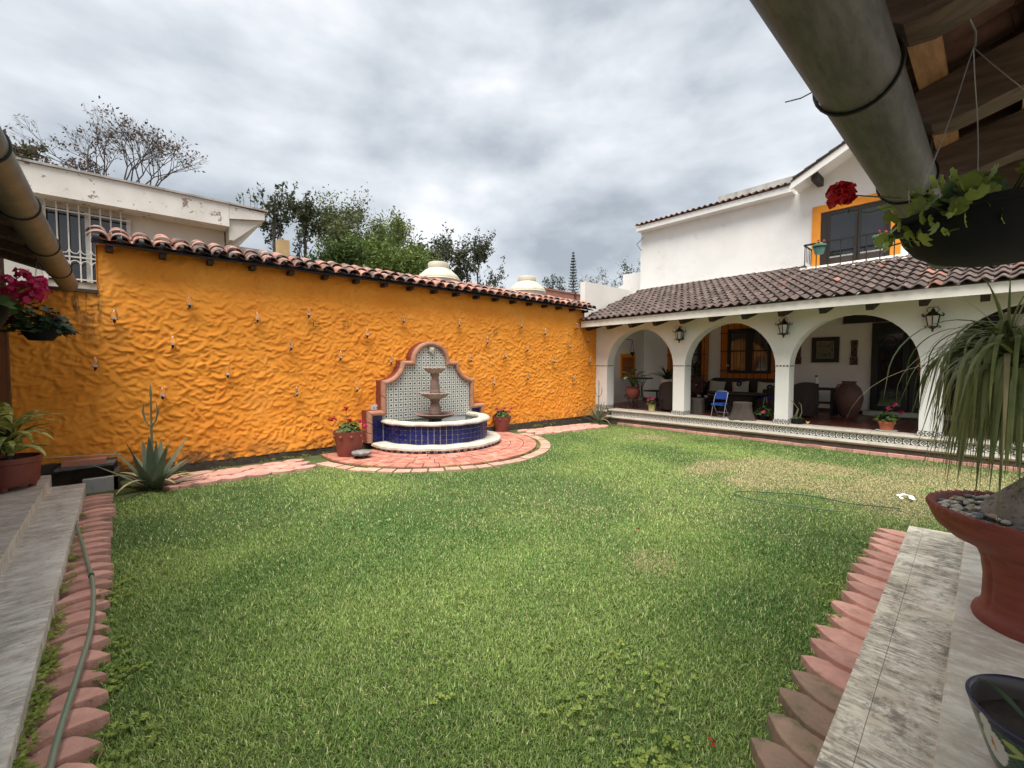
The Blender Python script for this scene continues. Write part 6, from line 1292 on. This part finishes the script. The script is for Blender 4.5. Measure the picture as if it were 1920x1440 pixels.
def tank_top(label, px, pyt, Y, s_):
    c = PY(px, pyt, Y); c.z -= .62 * s_; t = thing('water_tank', label, 'water tank', c, 0, 'rooftop water tanks')
    MB().lathe([(.72 * s_, -.9 * s_), (.72 * s_, .0), (.735 * s_, .02 * s_), (.70 * s_, .05 * s_), (.70 * s_, .09 * s_), (.62 * s_, .2 * s_), (.60 * s_, .21 * s_), (.46 * s_, .34 * s_), (.34 * s_, .42 * s_), (.32 * s_, .43 * s_)], c, 36).build('tank_body', tank, t, 40)
    MB().lathe([(.32 * s_, .42 * s_), (.34 * s_, .44 * s_), (.345 * s_, .57 * s_), (.32 * s_, .61 * s_), (.001, .62 * s_)], c, 28).build('lid', tank, t, 40); return c
tank_top('cream water tank dome behind the coping, in front of the leafy trees', 822, 493, 12.5, 1.0); tank_top('cream water tank dome behind the coping, beside the brown building', 988, 519, 12.5, 1.05)
for (px, py) in ((822, 493), (988, 519)):
    c = PY(px, py, 12.5); MB().box(c.x - 1, c.x + 1, 11.7, 13.3, 0, c.z - 1.5).build('tank_house', brownw)
for o in [o for o in bpy.data.objects if o.name.startswith('tank_house')]: tag(o, 'brown rendered block under the ' + ('water tank by the trees' if o.name == 'tank_house' else 'water tank by the brown building'), 'building')
b0 = PY(1000, 540, 14.0); b1 = PY(1137, 562, 14.0); t = thing('brown_building', 'plain brown rendered building between the water tank and the house', 'building', (b0.x, 14, 0)); zt = b1.z
MB().box(b0.x, b1.x, 14, 17, 0, zt).build('wall', brownw, t); MB().box(b0.x - .05, b1.x + .05, 13.96, 17.05, zt, zt + .06).build('coping', brownw, t); MB().tube([PY(1079, 547, 13.95), PY(1079, 640, 13.95)], .05, 8).build('drain_pipe', brownd, t, 1); a = PY(1120, 584, 13.6); MB().box(b0.x, b1.x - .3, 13.5, 14, 0, a.z).build('lower_block', mat('pink_render', (.40, .20, .16), rough=.85), t)

# ================================================================ trees beyond the walls
def leaf_quads(P, size, rs, cols):
    n = len(P); d = rs.normal(size=(n, 3)); d /= np.linalg.norm(d, axis=1)[:, None]; e_ = rs.normal(size=(n, 3)); e_ -= d * (d * e_).sum(1)[:, None]; e_ /= np.linalg.norm(e_, axis=1)[:, None]
    s_ = rs.uniform(.6, 1.3, (n, 1)) * size; V = np.stack([P - d * s_, P + e_ * s_ * .42, P + d * s_, P - e_ * s_ * .42], 1).reshape(-1, 3); Fc = np.arange(n * 4).reshape(-1, 4); return V, Fc, np.repeat(cols, 4, 0)
leafm = vmat('tree_leaf', .55, .3)
def tree(label, px, pyt, pyb, hw, Y, n_leaf, size, c1, c2, seed, limbs=9, twigs=6, spread=.5, name='tree', cat='tree', lim_r=.05, sigma=.28, low=0.0):
    rs = np.random.RandomState(seed); top = PY(px, pyt, Y); bt_ = PY(px, pyb, Y); ex = PY(px + hw, (pyt + pyb) / 2, Y); rx = abs(ex.x - top.x) * .95; base = Vector((top.x, Y, 0)); cz = (top.z + bt_.z) / 2; rz_ = (top.z - bt_.z) / 2
    t = thing(name, label, cat, base); mb = MB(); tips = []
    tk = [base, base + Vector((rs.uniform(-.1, .1), 0, bt_.z * .6)), Vector((base.x + rs.uniform(-.2, .2) * rx, Y, cz - rz_ * .3)), Vector((base.x + rs.uniform(-.15, .15) * rx, Y, cz + rz_ * .55))]
    mb.tube(tk, [lim_r * 2.4, lim_r * 2, lim_r * 1.4, lim_r * .5], 7)
    for i in range(limbs):
        f = rs.uniform(.05, .95); s0 = tk[1].lerp(tk[2], f * 2) if f < .5 else tk[2].lerp(tk[3], f * 2 - 1)
        a = i * 2.4 + rs.uniform(-.4, .4); el = rs.uniform(-.35, 1.0); q_ = Vector((base.x + rx * math.cos(a) * math.cos(el * .8), Y + rx * .8 * math.sin(a) * math.cos(el * .8), cz + rz_ * (math.sin(el * 1.35)) * .98)); q_ = s0.lerp(q_, rs.uniform(.72, 1.0))
        mid = (s0 + q_) / 2 + Vector((rs.uniform(-.1, .1) * rx, 0, -.08 * rz_)); mb.tube([s0, mid, q_], [lim_r * .8, lim_r * .5, lim_r * .18], 5, False)
        for k in range(twigs):
            g_ = rs.uniform(.3, 1.0); b_ = s0.lerp(mid, g_ * 2) if g_ < .5 else mid.lerp(q_, g_ * 2 - 1); e_ = b_ + Vector((rs.normal() * rx * spread * .5, rs.normal() * rx * spread * .4, abs(rs.normal()) * rz_ * spread * .42 + .02)); mb.tube([b_, (b_ + e_) / 2 + Vector((0, 0, .04)), e_], [lim_r * .28, lim_r * .2, lim_r * .10], 4, False); tips += [e_, (b_ + e_) / 2]
        tips.append(q_)
    mb.build('trunk', bark, t, 1)
    T = np.array([tuple(p) for p in tips]); idx = rs.randint(0, len(T), n_leaf); P = T[idx] + rs.normal(size=(n_leaf, 3)) * sigma * np.array([rx, rx, rz_])[None] * .42
    sh = rs.uniform(.6, 1.25, (n_leaf, 1)); clump = rs.rand(len(T))[idx][:, None]; C = (np.array(c1) + (np.array(c2) - np.array(c1)) * np.clip(clump * .8 + rs.rand(n_leaf, 1) * .3, 0, 1)) * sh
    V, Fc, CC_ = leaf_quads(P, size, rs, C); me = np_mesh('crown', V - np.array(base)[None], Fc, leafm, CC_); o = link('crown', me, t); o['kind'] = 'stuff'
    return t
G1, G2, OL, DK, DK2, BR, YG = (.060, .10, .022), (.12, .17, .035), (.13, .14, .055), (.045, .06, .028), (.075, .085, .045), (.085, .055, .042), (.17, .22, .045)
def bare_tree(label, px, pyt, pyb, hw, Y, seed, depth, stems, nleaf, lsz):
    rs = random.Random(seed); nrs = np.random.RandomState(seed); top = PY(px, pyt, Y); bt_ = PY(px, pyb, Y); base = Vector((top.x, Y, 0)); H = top.z - bt_.z; rx = abs(PY(px + hw, pyt, Y).x - top.x)
    t = thing('bare_tree', label, 'tree', base); mb = MB(); tips = []; mb.tube([base, base + Vector((.05, 0, bt_.z - .2))], [.12, .08], 7)
    def grow(p, d, l_, r, k):
        q_ = p + d * l_; mb.tube([p, (p + q_) / 2 + Vector((rs.uniform(-.04, .04), rs.uniform(-.04, .04), 0)) * l_, q_], [r, r * .85, r * .7], 5 if k > 2 else 4, False)
        if k <= 2: tips.append(q_)
        if k == 0: return
        for i in range(2 if rs.random() < .62 else 3):
            n_ = (d + Vector((rs.uniform(-.75, .75), rs.uniform(-.6, .6), rs.uniform(-.25, .45)))).normalized(); grow(q_, n_, l_ * rs.uniform(.66, .86), r * .66, k - 1)
    for i in range(stems):
        f = (i + .5) / stems * 2 - 1; grow(Vector((base.x + f * rx * .12, Y, bt_.z - .3)), Vector((f * .75 + rs.uniform(-.1, .1), rs.uniform(-.3, .3), 1)).normalized(), H * .29, .034, depth)
    mb.build('trunk', bark, t, 1)
    T = np.array([tuple(p) for p in tips]); cl = T[nrs.rand(len(T)) < .5]; idx = nrs.randint(0, len(cl), nleaf); P = cl[idx] + nrs.normal(size=(nleaf, 3)) * .07
    V, Fc, CC_ = leaf_quads(P, lsz, nrs, np.array(BR)[None] * nrs.uniform(.6, 1.6, (nleaf, 1))); o = link('crown', np_mesh('crown', V - np.array(base)[None], Fc, leafm, CC_), t); o['kind'] = 'stuff'
bare_tree('nearly bare tree with brown leaf tufts above the flaking parapet', 232, 213, 375, 120, 17, 5, 6, 6, 1100, .05)
bare_tree('wispy bare branches beside the nearly bare tree', 128, 262, 372, 50, 17.5, 8, 5, 3, 350, .05)
tree('thin leafy tree rising above the pale gutter', 45, 248, 360, 62, 19, 1700, .085, DK2, OL, 3, 10, 7, .5, lim_r=.04, sigma=.2)
tree('slender dark tree next to the end of the flaking parapet', 510, 338, 480, 32, 19, 900, .085, DK, DK2, 4, 12, 6, .55, lim_r=.04, sigma=.18)
tree('dark open tree beside the slender one', 566, 368, 500, 38, 20, 2400, .085, DK, (.085, .095, .045), 5, 12, 6, .5, lim_r=.04, sigma=.2)
tree('feathery olive green tree, tallest of the leafy clump', 648, 372, 520, 62, 21, 10500, .075, OL, (.11, .135, .05), 6, 22, 9, .42, lim_r=.035, sigma=.26)
tree('yellow-green feathery tree behind the dense bushy one', 722, 396, 520, 50, 22, 6000, .075, YG, (.11, .15, .04), 7, 15, 7, .45, lim_r=.03, sigma=.24)
tree('dense bright green bushy tree directly behind the coping', 735, 448, 560, 72, 18, 13000, .085, G1, (.15, .21, .04), 8, 26, 7, .45, lim_r=.03, sigma=.34)
tree('dense mid green tree at the foot of the feathery one', 640, 455, 560, 60, 17.5, 8000, .085, G1, (.09, .13, .035), 9, 18, 7, .45, lim_r=.03, sigma=.34)
tree('dark broad-leaved tree top behind the bushy one', 768, 434, 520, 36, 24, 1100, .11, DK, DK2, 10, 10, 6, .5, lim_r=.03, sigma=.2)
tree('dark rounded tree above the first water tank', 842, 430, 545, 44, 21, 4500, .10, DK, DK2, 11, 15, 7, .42, lim_r=.035, sigma=.22)
tree('low green tree beside the first water tank', 795, 480, 560, 34, 19, 3500, .085, G1, OL, 12, 12, 6, .45, lim_r=.03, sigma=.28)
tree('slim dark tree between the two water tanks', 898, 440, 560, 27, 21, 2200, .09, DK, DK2, 13, 13, 6, .45, lim_r=.03, sigma=.2)
tree('small sparse tree low behind the coping between the tanks', 927, 497, 565, 22, 22, 500, .09, DK, DK2, 14, 9, 5, .5, lim_r=.02, sigma=.2)
tree('small dark bush above the brown building', 1038, 517, 560, 17, 30, 700, .13, DK, DK2, 15, 9, 5, .45, lim_r=.03, sigma=.3)
tree('pale sparse tree behind the tall conifer', 1118, 502, 580, 24, 33, 900, .12, (.11, .12, .085), (.14, .15, .10), 16, 12, 6, .5, lim_r=.03, sigma=.2)
tree('pale open tree between the conifer and the house corner', 1150, 512, 590, 24, 36, 700, .13, (.12, .13, .095), (.15, .16, .11), 17, 12, 6, .5, lim_r=.03, sigma=.2)
tree('dark spiky tree beside the upper corner of the house', 1192, 486, 560, 28, 30, 1000, .13, DK, DK2, 18, 13, 6, .45, lim_r=.04, sigma=.2)
# conifer with tiers of upswept branches
top = PY(1075, 470, 38); bz = PY(1075, 590, 38).z; t = thing('conifer', 'tall narrow conifer with level tiers of branches behind the brown building', 'tree', (top.x, 38, 0)); MB().tube([(top.x, 38, 0), (top.x, 38, bz), (top.x, 38, top.z)], [.2, .13, .01], 7).build('trunk', bark, t, 1)
rs = np.random.RandomState(2); lv = MB(); P = []; n = 22
for j in range(n):
    f = (j + .5) / n; z = bz + (top.z - .2 - bz) * f; R_ = 1.05 * (1 - f) ** .8 + .05
    for k in range(9):
        a = k * .698 + j * .3; b_ = Vector((top.x, 38, z)); e_ = b_ + Vector((R_ * math.cos(a), R_ * math.sin(a), .18 * R_ + .05)); lv.tube([b_, (b_ + e_) / 2 - Vector((0, 0, .04)), e_], [.02, .016, .008], 4, False)
        for q_ in range(16): g_ = rs.uniform(.25, 1); P.append(tuple(b_.lerp(e_, g_) + Vector((rs.normal() * .045, rs.normal() * .045, rs.normal() * .035 + .02))))
lv.build('branches', bark, t, 1)['kind'] = 'stuff'
P = np.array(P); V, Fc, CC_ = leaf_quads(P, .085, rs, np.array(DK)[None] * rs.uniform(.7, 1.4, (len(P), 1))); o = link('crown', np_mesh('crown', V - np.array([top.x, 38, 0]), Fc, leafm, CC_), t); o['kind'] = 'stuff'
